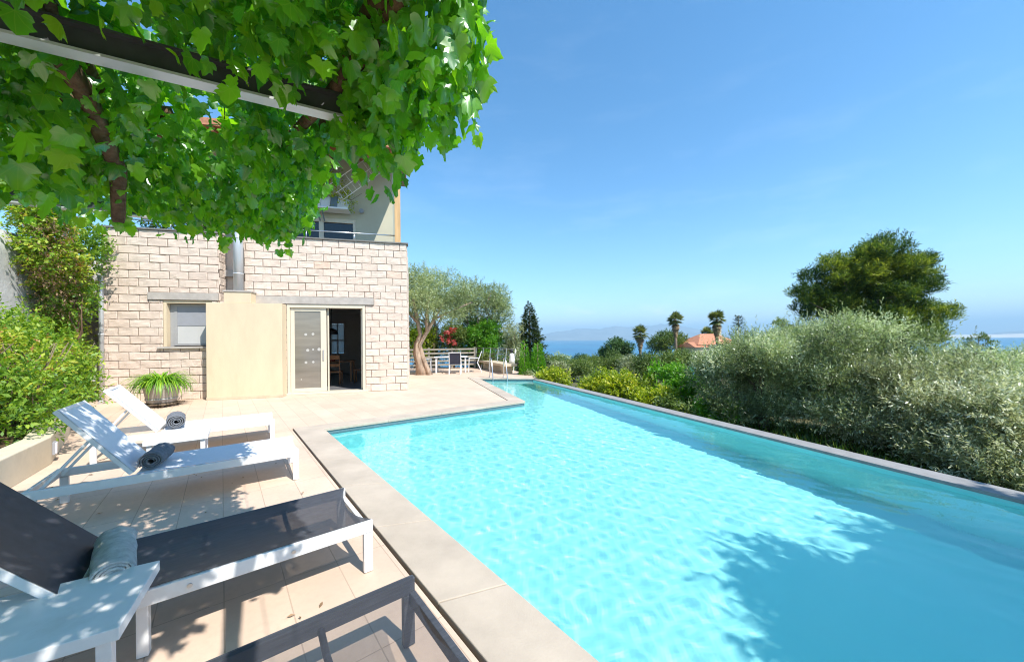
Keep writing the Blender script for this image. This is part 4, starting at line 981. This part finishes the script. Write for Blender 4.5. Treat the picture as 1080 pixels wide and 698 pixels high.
def cone_tree(name, label, base, h, r_, mat, n, seed, L=.09, W=.03, power=.8, up=.6, z0=.0, group=None, rag=.25, cat='tree'):
    """Spire: sprays all round a stem, in whorls that shorten to the tip."""
    t = empty(name, label, cat, base, 0, group); g = np.random.default_rng(seed)
    MB().tube([(0, 0, -.1), (0, 0, h * .5), (0, 0, h * .97)], [r_ * .14, r_ * .09, .01], 8).build('trunk', M['bark'], t)
    q = 1 - np.sqrt(g.uniform(0, 1, n)); th = g.uniform(0, 2 * math.pi, n)
    rad = r_ * (1 - q) ** power * (1 + rag * np.sin(q * 60 + th * 3) * g.uniform(0, 1, n)) * g.uniform(.45, 1, n) ** .5
    z = h * (z0 + (1 - z0) * q) + g.normal(size=n) * .05
    P = np.stack([rad * np.cos(th), rad * np.sin(th), z], 1); o_ = np.stack([np.cos(th), np.sin(th), np.full(n, up)], 1)
    D = unit(o_ + g.normal(size=(n, 3)) * .35); N = unit(np.array([0, 0, 1.]) + g.normal(size=(n, 3)) * .5)
    leaf_quads('crown', P, D, N, L * g.uniform(.7, 1.4, n), W * g.uniform(.7, 1.4, n), .5 + .22 * g.normal(size=n), M[mat], t); return t
cone_tree('cypress', 'tall dark ragged cypress spire beyond the end of the pool', (*at(558.5, 23), -1.4), 5.25, 1.05, 'cypress', 15000, 71, .17, .06, .75, .35, .02, rag=.8)
cone_tree('juniper', 'narrow green juniper column left of the dark cypress foot', (*at(553, 15.6), -.8), 2.2, .26, 'bright', 3600, 72, .10, .03, .35, 1.2, group='green columns at the pool end', cat='shrub')
cone_tree('juniper', 'broad green juniper column right of the dark cypress foot', (*at(567, 15.9), -.8), 2.15, .42, 'bright', 5200, 73, .10, .03, .4, 1.2, group='green columns at the pool end', cat='shrub')
shrub('silver_shrub', 'small silvery shrub between the two green columns', 'shrub', (*at(560.5, 15.2), -.8), clumps_in((0, 0, .6), (.22, .22, .55), 7, (.35, .5), 74), 'olive_g', 260, .14, 6, .06, .02, 74)

# citrus and shrubs along the garden side of the pool
GC = 'citrus shrubs below the pool edge'
for i, (px, Y, top, rx, lab) in enumerate(((583, 14.3, .20, .85, 'yellow green citrus shrub nearest the dark cypress'), (628, 13.4, .22, .95, 'yellow green citrus shrub second from the dark cypress'),
        (664, 12.2, .30, .95, 'tall yellow green citrus shrub in the middle of the pool edge'), (690, 11.0, -.10, .80, 'low green citrus shrub right of the tall citrus'))):
    x, y = at(px, Y); z = gh(x, y)
    shrub('citrus_shrub', lab, 'shrub', (x, y, z), clumps_in((0, 0, (top - z) * .52), (rx, rx * .8, (top - z) * .56), 13, (.3, .45), 80 + i), 'lemon', 1000, .24, 7, .10, .05, 80 + i, GC, up=.5)
for i, (px, Y, top, rx, mat, lab) in enumerate(((713, 11.6, .85, 1.05, 'bright', 'vivid green leafy shrub left of the nearest olive tree'), (752, 9.3, -.25, .7, 'bright', 'low vivid green shrub at the foot of the left olive tree'),
        (706, 9.4, -.15, .6, 'mid', 'low dull green shrub just over the pool edge'))):
    x, y = at(px, Y); z = gh(x, y)
    shrub('garden_shrub', lab, 'shrub', (x, y, z), clumps_in((0, 0, (top - z) * .5), (rx, rx * .8, (top - z) * .55), 12, (.3, .45), 90 + i), mat, 800, .22, 7, .10, .05, 90 + i, 'green shrubs in the garden', up=.5)
# the olive row on the right
GO = 'olive trees beyond the pool edge'
OL = [(800, 9.4, 1.42, 1.55, 'olive', 'silvery olive tree with dark visible trunk, leftmost beyond the pool edge'),
      (900, 8.4, 1.68, 1.55, 'olive', 'largest silver green olive tree below the big pine'),
      (985, 7.1, .95, 1.40, 'olive_g', 'greyish olive tree overhanging the pool edge'),
      (1075, 5.8, .62, 1.15, 'olive_g', 'pale olive tree at the right edge of the photo'),
      (1010, 10.4, 1.05, 1.9, 'olive', 'olive tree behind the two greyish ones'),
      (850, 11.6, 1.6, 1.6, 'olive', 'olive tree standing back between the two silver ones')]
for i, (px, Y, top, rx, mat, lab) in enumerate(OL):
    x, y = at(px, Y); z = gh(x, y); h = top - z
    cl = clumps_in((0, 0, h * .52), (rx, rx * .9, h * .50), 50, (.15, .28), 100 + i, .85, .95)
    if i in (1, 2, 3):      # low boughs that tumble out towards the pool edge
        gg = np.random.default_rng(500 + i); q = gg.uniform(.45, .95, 12); sdw = gg.uniform(-.7, .7, 12) * rx
        ex = np.stack([-.939 * q * rx - .344 * sdw, -.344 * q * rx + .939 * sdw, h * (.62 - .42 * q + gg.uniform(-.06, .06, 12))], 1)
        cl = (np.concatenate([cl[0], ex]), np.concatenate([cl[1], np.tile([.30, .30, .22], (12, 1))]))
    tree('olive_tree', lab, 'tree', (x, y, z), h * .34, .13, cl, mat, 'bark', 6200, .36, 12, .072, .021, 100 + i, GO, (.1 * (-1) ** i, 0), up=.85, out=.8, jit=.45, deep=.32, hue=.42)
    k = np.argsort(-cl[0][:, 2])[:26]; tr_o = [o for o in bpy.data.objects if o.get('label') == lab][0]
    sprays('young_shoots', (cl[0][k], cl[1][k]), 240, .62, 20, .07, .018, M[mat], tr_o, 600 + i, up=2.0, out=.5, jit=.28, deep=.5, sprd=.55)
# the shade tree behind the camera
x, y = 7.25, -1.6; z = -.8
tree('shade_tree', 'broad tree right of the camera that shades the near corner of the pool', 'tree', (x, y, z), 2.8, .2, tuple(np.concatenate(q) for q in zip(clumps_in((-.75, .3, 4.6), (3.1, 3.0, 1.7), 46, (.22, .34), 120), clumps_in((1.5, 2.0, 4.5), (2.0, 1.6, 1.4), 22, (.24, .36), 121), clumps_in((.05, 2.2, 4.5), (1.6, 1.5, 1.2), 18, (.24, .36), 122))), 'olive', 'bark', 15000, .34, 10, .14, .06, 120, limbs=10)
# big pine
x, y = at(922, 24); z = gh(x, y)
pq = np.array([(935, 272, 14), (905, 276, 13), (880, 284, 14), (862, 296, 12), (850, 312, 10), (868, 318, 13), (890, 305, 15), (915, 295, 15), (945, 290, 15), (965, 285, 12), (980, 298, 11), (960, 308, 14), (930, 318, 16), (900, 328, 15), (872, 335, 12), (848, 330, 8), (925, 342, 16), (955, 335, 14), (980, 338, 13), (998, 345, 10), (965, 358, 14), (990, 362, 11), (940, 360, 14), (910, 352, 14), (975, 318, 10)], float)
gq = np.random.default_rng(9); pc = np.stack([(pq[:, 0] - 922) * .0585, gq.uniform(-1.6, 1.2, len(pq)), 1.62 + (356 - pq[:, 1]) * .0635 - z], 1); ps = pq[:, 2:] * .0623 * np.array([[.95, 1.0, .62]])
mid_ = np.array([(915, 310), (930, 300), (945, 315), (900, 318), (920, 335), (945, 345), (905, 345), (960, 325), (885, 322), (930, 288), (930, 268), (905, 290), (955, 300)], float)
pm = np.stack([(mid_[:, 0] - 922) * .0623, gq.uniform(-.4, 1.2, 13), 1.5 + (356 - mid_[:, 1]) * .0623 - z], 1)
pc = np.concatenate([pc, pc + gq.normal(size=pc.shape) * (.32, 1.0, .3), pm]); pc[:, 0] = np.clip(pc[:, 0], -4.3, np.where(pc[:, 2] + z > 3.4, 3.0, 4.2)); pc[:, 1] = np.clip(pc[:, 1], -.9, 1.6); ps = np.concatenate([ps, ps * .65, np.tile([1.2, 1.2, .9], (13, 1))])
tree('pine_tree', 'big dark green pine tree rising above the olives on the right', 'tree', (x, y, z), 4.4, .15, (pc, ps), 'pine', 'bark', 12500, .46, 9, .25, .045, 130, limbs=18, up=1.0, jit=.4, hue=.36, deep=.42, sprd=.7)
tree('pine_tree', 'small dark pine with wind bent top left of the big pine', 'tree', (*at(829, 22), -2), 4.0, .07, (np.array([(0, 0, 4.1), (-.35, 0, 4.35), (.35, 0, 3.9), (0, 0, 3.5)]), np.array([[.3, .3, .18]] * 4)), 'pine', 'bark', 220, .2, 7, .13, .04, 131)
# middle distance
MID = [(605, 27, .0, 2.6, 'mid', 'olive green rounded tree above the citrus shrubs'), (583, 24, -.25, 1.6, 'olive_g', 'pale grey green tree right of the dark cypress'), (690, 22, .55, 2.2, 'mid', 'dark round shrub tree in the middle of the garden'),
       (640, 33, .4, 2.2, 'mid', 'dull green tree behind the citrus shrubs'), (668, 30, .0, 1.8, 'olive_g', 'grey olive tree left of the round shrub tree'), (760, 30, .6, 2.6, 'olive', 'pale olive crown below the red roof'),
       (718, 34, .6, 2.2, 'mid', 'green shrub tree in front of the red roofed house'), (1030, 16, .55, 2.0, 'olive', 'grey green olive crown near the right edge'), (1075, 20, .75, 2.4, 'olive_g', 'pale olive crown at the far right edge'), (985, 20, .5, 2.2, 'olive', 'olive crown right below the big pine'), (800, 18, .9, 2.0, 'olive', 'silvery crown behind the leftmost pool side olive')]
for i, (px, Y, top, rx, mat, lab) in enumerate(MID):
    x, y = at(px, Y); z = gh(x, y) - .2; h = top - z
    tree('garden_tree', lab, 'tree', (x, y, z), h * .4, .12, clumps_in((0, 0, h * .62), (rx, rx * .8, h * .40), 20, (.24, .4), 140 + i), mat, 'bark', 1700, .34, 8, .13, .045, 140 + i, 'rounded trees in the middle distance', up=.45)
up_ = tree('umbrella_pine', 'dark flat topped pine standing against the sea', 'tree', (*at(648, 44), gh(*at(648, 44)) - .3), 3.0, .2, clumps_in((0, 0, 4.4), (2.6, 2.2, 1.7), 16, (.3, .5), 160, .6), 'dark', 'bark', 1700, .4, 8, .22, .08, 160, up=.4)
o = up_; o.location.z = -4.4
tree('garden_tree', 'mid green broad tree behind the two tall palms', 'tree', (*at(703, 62), -4.2), 3.0, .2, clumps_in((0, 0, 5.2), (4.6, 3, 2.2), 18, (.25, .42), 161), 'mid', 'bark', 1700, .5, 8, .28, .10, 161, up=.4)
# far slope trees: individuals along the skyline below the sea
FT = [(575, 70, -1.0), (592, 80, -1.6), (612, 90, -1.9), (628, 75, -1.3), (655, 70, -1.7), (672, 85, -2.3), (690, 75, -1.3), (735, 80, -1.0), (790, 60, -.2), (965, 55, -.9), (985, 62, -1.9), (1003, 48, -1.4), (1018, 60, -1.9), (1036, 70, -1.4), (1052, 50, -.9), (1066, 64, -1.5), (1079, 45, -.6), (1000, 36, -1.0), (1030, 33, -.8), (1060, 30, -.5), (1090, 34, -.5), (600, 48, -1.3), (622, 44, -1.0), (580, 42, -.8)]
FL = ['green', 'dull green', 'dark green', 'grey green']
fl_lab = 'rounded tree of the far slope seen as a low crown against the sea'
for i, (px, Y, top) in enumerate(FT):
    x, y = at(px, Y); h = 5.0; mat = ['mid', 'olive', 'dark', 'mid'][i % 4]
    tree('slope_tree', fl_lab, 'tree', (x, y, top - h), 2.0, .2, clumps_in((0, 0, h * .62), (3.0, 2.2, h * .38), 14, (.28, .45), 170 + i), mat, 'bark', 700, .5, 7, .26, .10, 170 + i, 'trees on the far slope', up=.4, limbs=4)
tp = empty('sapling', 'thin spreading young tree against the sea at the right', 'tree', (*at(1032, 26), -1.6))
mb = MB(); mb.tube([(0, 0, 0), (.05, 0, 1.6), (0, 0, 3.0)], [.05, .035, .015], 7)
cs = []
for k in range(9):
    a = k * 2.4; z = 1.5 + k * .16; q = Vector((math.cos(a) * (1.1 - k * .08), math.sin(a) * .5, z + .25)); mb.tube([(0, 0, z), q * .6 + Vector((0, 0, .4 * z)), q], [.02, .014, .008], 5); cs.append(tuple(q))
mb.build('trunk', M['bark'], tp); sprays('crown', (np.array(cs), np.array([[.28, .2, .10]] * 9)), 260, .2, 6, .13, .05, M['mid'], tp, 200)
tag(MB().tube([(0, 0, 0), (0, 0, 4.6)], [.09, .07], 8).build('utility_pole', M['bark']), 'thin dark pole standing among the trees by the sea', 'pole').location = (*at(1045, 48), -4.6)

# palms
def fan_palm(label, base, h, cr, seed, skirt=True):
    t = empty('fan_palm', label, 'palm tree', base, 0, 'fan palms in front of the sea'); g = np.random.default_rng(seed)
    MB().tube([(0, 0, 0), (.05, 0, h * .5), (0, 0, h)], [.28, .2, .18], 9, wob=.2, seed=seed).build('trunk', M['bark'], t)
    def fans(nm, n, elo, ehi, ln, mat, zlo, zhi, taper=0):
        P, D, N, W, L, rr = [], [], [], [], [], []
        for i in range(n):
            th = g.uniform(0, 2 * math.pi); el = g.uniform(elo, ehi); d = np.array([math.cos(th) * math.cos(el), math.sin(th) * math.cos(el), math.sin(el)])
            zz = g.uniform(zlo, zhi); ll = ln * (1 - taper * (zz - zhi) / (zlo - zhi)); o_ = np.array([0, 0, h + zz]); p = o_ + d * ll * .45; sd = unit(np.cross(d, [0, 0, 1.])); nn = np.cross(sd, d); tone = g.normal(.5, .2)
            P.append(o_); D.append(d); N.append(nn); L.append(ll * .5); W.append(.06); rr.append(tone)
            for k in range(13):
                f_ = (k - 6) / 6 * 1.5; dd = unit(d * math.cos(f_) + sd * math.sin(f_) - np.array([0, 0, .10 + .2 * abs(f_)]))
                P.append(p); D.append(dd); N.append(nn); L.append(ll * .6 * (1 - .14 * abs(f_))); W.append(ll * .075); rr.append(tone + g.normal() * .12)
        leaf_quads(nm, np.array(P), np.array(D), np.array(N), np.array(L), np.array(W), np.array(rr), M[mat], t)
    fans('crown', 54, -.7, 1.5, cr, 'palm', -.25, .2)
    if skirt: fans('dead_fronds', 130, -1.3, -.7, cr * .85, 'palmdry', -cr * 2.1, -.2, .72)
    return t
for i, (px, Y, zt, base, cr, lab, sk) in enumerate(((675, 60, 2.3, -4.5, 1.45, 'fan palm with dry skirt, leftmost of the tall palms', 1), (712.5, 56, 4.3, -4.3, 1.35, 'tallest fan palm with long dry skirt between the other tall palms', 1), (756, 54, 4.2, -4.0, 1.45, 'tall fan palm standing in front of the red roof', 1), (746, 66, 2.3, -4.3, 1.3, 'small fan palm peeping over the red roof', 0))):
    x, y = at(px, Y); fan_palm(lab, (x, y, base), zt - base, cr, 210 + i, sk)
nf = empty('norfolk_pine', 'thin tiered conifer with open whorled branches right of the red roof', 'tree', (*at(779, 56), -3.5)); g = np.random.default_rng(230)
MB().tube([(0, 0, 0), (0, 0, 8.4)], [.2, .03], 8).build('trunk', M['bark'], nf); P, D, N, Lw = [], [], [], []
for k in range(13):
    z = 2.2 + k * .48; rr = 2.3 * (1 - k / 14.5)
    for j in range(7):
        th = j * 2 * math.pi / 7 + k * .5; d = np.array([math.cos(th), math.sin(th), .16])
        for q in range(14):
            f_ = (q + 1) / 14; P.append(np.array([0, 0, z]) + d * rr * f_ + [0, 0, .25 * f_ * f_]); D.append(unit(d + g.normal(size=3) * .5)); N.append([0, 0, 1.])
leaf_quads('crown', np.array(P), np.array(D), np.array(N), .34, .12, .4 + .2 * g.normal(size=len(P)), M['cypress'], nf)

# far house with red roof
fx, fy = at(746, 62)
fh = empty('far_house', 'cream house with red tiled hipped roof among the palms', 'house', (fx, fy, -3.2), .25)
MB().box(-4.0, 4.0, -2.5, 2.5, 0, 3.55).build('wall', M['farwall'], fh)
mb = MB(); mb.add([(-4.5, -3, 3.55), (4.5, -3, 3.55), (4.5, 3, 3.55), (-4.5, 3, 3.55), (-1.4, 0, 5.35), (1.8, 0, 5.35)], [(0, 1, 5, 4), (1, 2, 5), (2, 3, 4, 5), (3, 0, 4), (3, 2, 1, 0)]); rf = mb.build('roof', M['rooftile'], fh)
MB().box(2.2, 2.6, -.3, .1, 4.6, 6.1).build('chimney', M['farwall'], rf)
mb = MB(); mb.add([(-5.6, -3.6, 3.2), (-2.8, -3.6, 3.2), (-2.8, 1, 3.2), (-5.6, 1, 3.2), (-5.1, -1.3, 4.0), (-3.3, -1.3, 4.0)], [(0, 1, 5, 4), (1, 2, 5), (2, 3, 4, 5), (3, 0, 4), (3, 2, 1, 0)]); mb.build('porch_roof', M['rooftile'], fh)
MB().box(-5.3, -3.0, -3.3, .7, 0, 3.19).build('porch', M['farwall'], fh)
for x in (-1.6, .6, 2.6): MB().box(x - .45, x + .45, -2.56, -2.501, 1.6, 2.9).build('window', M['darkglass'], fh)

# grass and weeds on the garden ground just past the pool edge
g = np.random.default_rng(240); n = 9000
tt = g.uniform(-1, 12, n); dd = g.uniform(.34, 4.5, n) ; P = np.stack([4.72 - .344 * tt + .939 * dd, 3.375 + .939 * tt + .344 * dd, np.zeros(n)], 1)
P[:, 2] = [gh(a, b_) for a, b_ in P[:, :2]]
tag(leaf_quads('grass', P, unit(g.normal(size=(n, 3)) * (.5, .5, .2) + [0, 0, 1.]), unit(g.normal(size=(n, 3))), .22 * g.uniform(.5, 1.5, n), .03, g.uniform(0, 1, n), M['grass']), 'rough grass below the pool edge', 'grass', kind='stuff')

# ------------------------------------------------------------------ dining terrace beyond the house
dt = empty('garden_table', 'white garden table on the far terrace behind the twisted olive', 'table', (-2.85, 17.0, 0), .15)
MB().box(-.75, .75, -.42, .42, .71, .745).build('tabletop', M['white'], dt, .005)
for x in (-.66, .66):
    for y in (-.34, .34): MB().box(x - .03, x + .03, y - .03, y + .03, .004, .709).build('leg', M['white'], dt)
def garden_chair(label, loc, rz):
    t = empty('garden_chair', label, 'chair', (*loc, 0), rz, 'white garden chairs round the far table')
    MB().box(-.24, .24, -.24, .22, .42, .45).build('seat', M['navy'], t)
    for x in (-.25, .25):
        MB().bar((x, -.24, .004), (x, -.22, .64), .03, .035, (1, 0, 0)).build('leg', M['white'], t); MB().bar((x, .36, .004), (x, .16, .45), .03, .035, (1, 0, 0)).build('leg', M['white'], t)
        MB().bar((x, -.24, .645), (x, .27, .655), .035, .025).build('armrest', M['white'], t)
    mb = MB(); 
    for x in (-.25, .25): mb.bar((x, .17, .45), (x, .36, .96), .03, .035, (1, 0, 0))
    mb.bar((-.235, .36, .95), (.235, .36, .95), .03, .03); bk = mb.build('backrest', M['white'], t)
    MB().add([(-.235, .185, .47), (.235, .185, .47), (.235, .35, .93), (-.235, .35, .93)], [(0, 1, 2, 3)]).build('back_sling', M['navy'], bk)
    return t
garden_chair('white garden chair with dark sling left of the far table', (-3.95, 16.75), math.pi / 2 + .15)
garden_chair('white garden chair with dark sling on the near side of the far table', (-2.55, 16.35), math.pi + .1)
garden_chair('white garden chair with dark sling right of the far table', (-1.80, 17.15), -math.pi / 2 + .1)
# wooden fence and wire railing
def fence_run(t, p, q, n_, mat):
    p, q = Vector(p), Vector(q)
    for i in range(n_ + 1):
        a = p.lerp(q, i / n_); MB().box(a.x - .045, a.x + .045, a.y - .045, a.y + .045, .0, 1.12).build('post', M[mat], t)
    mb = MB()
    for z in (.22, .42, .62, .82, 1.02): mb.bar((p.x, p.y - .06, z), (q.x, q.y - .06, z), .025, .09)
    mb.build('rails', M[mat], t)
ft = empty('wooden_fence', 'weathered pale wooden rail fence behind the garden table', 'fence', (0, 0, 0)); fence_run(ft, (-6.6, 18.2, 0), (-2.0, 19.5, 0), 4, 'greywood')
rl = empty('wire_railing', 'thin railing with slanted pale posts behind the stone bench', 'railing', (0, 0, 0))
p, q = Vector((-2.0, 19.5, 0)), Vector((.05, 16.6, 0))
for i in range(6):
    a = p.lerp(q, i / 5); MB().bar((a.x, a.y, .0), (a.x + .10, a.y + .06, 1.08), .035, .035, (0, 1, 0)).build('post', M['white'], rl)
for z in (.35, .58, .80, 1.06):
    k = z / 1.08; MB().tube([(p.x + .1 * k, p.y + .06 * k, z), (q.x + .1 * k, q.y + .06 * k, z)], .011 if z < 1 else .02, 6).build('wire', M['capstone'], rl)
bn = empty('stone_bench', 'long pale stone slab bench along the railing at the pool end', 'bench', (-.15, 16.0, 0), math.atan2(4.3, -1.7))
MB().box(-.2, 4.4, -.32, .32, .33, .44).build('seat', M['stone'], bn, .01)
for x in (.25, 1.6, 3.0, 4.1): MB().box(x - .12, x + .12, -.22, .22, .004, .328).build('support', M['stone'], bn, .006)
st = empty('garden_statue', 'small white ornament with dark head standing on the stone bench end', 'statue', (-.02, 16.35, .44)); st.scale = (.85,) * 3
MB().lathe([(.10, 0), (.14, .03), (.15, .18), (.11, .30), (.13, .42), (.09, .50), (.04, .54)], 14).build('body', M['plaster_w'], st)
MB().lathe([(.03, .53), (.09, .57), (.10, .64), (.06, .71), (.01, .73)], 12).build('head', M['blackpaint'], st)
mb = MB(); mb.tube([(.12, 0, .42), (.20, 0, .55), (.23, 0, .66)], [.035, .03, .015], 8); mb.build('arm', M['plaster_w'], st)

# pool ladder rails at the far end
def grab(label, x, y):
    t = empty('pool_ladder_rail', label, 'ladder rail', (x, y, 0), math.atan2(-.958, .286) , 'steel ladder rails at the far end of the pool')
    mb = MB(); pts = [(-.42, 0, .0), (-.42, 0, .62), (-.40, 0, .72), (-.32, 0, .78), (-.22, 0, .76), (-.12, 0, .66), (.02, 0, .25), (.10, 0, -.05), (.14, 0, -.35)]
    mb.tube(pts, .021, 10); mb.build('rail', M['alu'], t)
    MB().lathe([(.05, .005), (.05, .012), (.03, .03)], 14, (-.42, 0)).build('flange', M['alu'], t)
grab('left steel ladder rail at the far end of the pool', -.78, 14.22); grab('right steel ladder rail at the far end of the pool', -.22, 14.16)

# ------------------------------------------------------------------ haze, sky, sun, camera
HZ = True
if HZ:
    hz = MB().box(-15500, 25500, -2500, 25500, -49.5, 760).build('haze', None) if False else None
    mb = MB(); mb.box(-15800, 25800, -2900, 25800, -62, 800)
    m = bpy.data.materials.new('haze_air'); m.use_nodes = True; nt = m.node_tree; nt.nodes.clear()
    o_ = nt.nodes.new('ShaderNodeOutputMaterial'); pv = nt.nodes.new('ShaderNodeVolumePrincipled'); pv.inputs['Density'].default_value = 1.15e-4
    pv.inputs['Color'].default_value = (.50, .78, 1, 1); pv.inputs['Anisotropy'].default_value = .0
    nt.links.new(pv.outputs[0], o_.inputs['Volume'])
    hz = mb.build('haze', m); hz['kind'] = 'stuff'

SUN = Vector((.77, -.64, 1.0014 * math.tan(R(52)))).normalized()
w = bpy.data.worlds.new('World'); S.world = w; w.use_nodes = True; nt = w.node_tree
sky = nt.nodes.new('ShaderNodeTexSky'); sky.sky_type = 'NISHITA'; sky.sun_disc = False
sky.sun_elevation = R(52); sky.sun_rotation = math.atan2(SUN.x, SUN.y); sky.altitude = 100; sky.air_density = 1.0; sky.dust_density = .25; sky.ozone_density = 3.0
bg = nt.nodes['Background']; bg.inputs['Strength'].default_value = .15
hs = nt.nodes.new('ShaderNodeHueSaturation'); hs.inputs['Hue'].default_value = .492; hs.inputs['Saturation'].default_value = 1.22; nt.links.new(sky.outputs[0], hs.inputs['Color'])
tc = nt.nodes.new('ShaderNodeTexCoord'); mp = nt.nodes.new('ShaderNodeMapping'); mp.inputs['Scale'].default_value = (2.2, 2.2, 9); nt.links.new(tc.outputs['Generated'], mp.inputs['Vector'])
cn = noise_tex(nt, mp.outputs['Vector'], 1.7, 9, .62)
cf = ramp(nt, cn, [(.52, (0, 0, 0)), (.80, (.55, .55, .55))])
sx = nt.nodes.new('ShaderNodeSeparateXYZ'); nt.links.new(tc.outputs['Generated'], sx.inputs[0])
band = ramp(nt, sx.outputs['Z'], [(0.0, (.5, .5, .5)), (.055, (1, 1, 1)), (.14, (.35, .35, .35)), (.5, (.12, .12, .12))])
cm = mixc(nt, 1.0, mixc(nt, 1.0, cf, (.55, .55, .55), 'MULTIPLY'), band, 'MULTIPLY')
mp2 = nt.nodes.new('ShaderNodeMapping'); mp2.inputs['Scale'].default_value = (5, 5, 16); mp2.inputs['Location'].default_value = (1.3, .4, 0); nt.links.new(tc.outputs['Generated'], mp2.inputs['Vector'])
cu = ramp(nt, noise_tex(nt, mp2.outputs['Vector'], 2.2, 8, .6), [(.50, (0, 0, 0)), (.66, (.9, .9, .9))])
bd2 = ramp(nt, sx.outputs['Z'], [(.012, (0, 0, 0)), (.040, (.8, .8, .8)), (.060, (.6, .6, .6)), (.095, (0, 0, 0))])
az = ramp(nt, sx.outputs['X'], [(.05, (0, 0, 0)), (.18, (1, 1, 1)), (.42, (1, 1, 1)), (.6, (.15, .15, .15))])
c2 = mixc(nt, 1.0, mixc(nt, 1.0, cu, bd2, 'MULTIPLY'), az, 'MULTIPLY')
nt.links.new(mixc(nt, c2, mixc(nt, cm, hs.outputs[0], (7.0, 7.6, 8.4)), (6.4, 6.8, 7.4)), bg.inputs['Color'])

L_ = bpy.data.lights.new('sun', 'SUN'); L_.energy = 4.4; L_.angle = R(.5); L_.color = (1, .955, .88)
L_.cycles.is_caustics_light = True
so = bpy.data.objects.new('sun', L_); COL.objects.link(so); so.rotation_euler = (-SUN).to_track_quat('-Z', 'Y').to_euler(); so.location = (20, -20, 30)

cam = bpy.data.cameras.new('camera'); co = bpy.data.objects.new('camera', cam); COL.objects.link(co)
cam.sensor_width = 36; cam.lens = 36 * 385 / 1080; cam.shift_y = 9 / 1080; cam.clip_start = .05; cam.clip_end = 60000
co.location = (0, 0, 1.5); co.rotation_euler = (R(90), -.0095 if False else 0.0, 0)
from mathutils import Matrix
co.matrix_world = Matrix.Translation((0, 0, 1.5)) @ (Matrix.Rotation(R(90), 4, 'X') @ Matrix.Rotation(-.0095, 4, 'Z'))
S.camera = co
S.view_settings.view_transform = 'Standard'; S.view_settings.look = 'None'; S.view_settings.exposure = .8; S.view_settings.gamma = 1
S.cycles.filter_width = 1.1; S.cycles.max_bounces = 10; S.cycles.transparent_max_bounces = 12; S.cycles.sample_clamp_indirect = 6; S.cycles.diffuse_bounces = 4
S.cycles.volume_bounces = 0; S.cycles.use_denoising = True; S.cycles.blur_glossy = .5
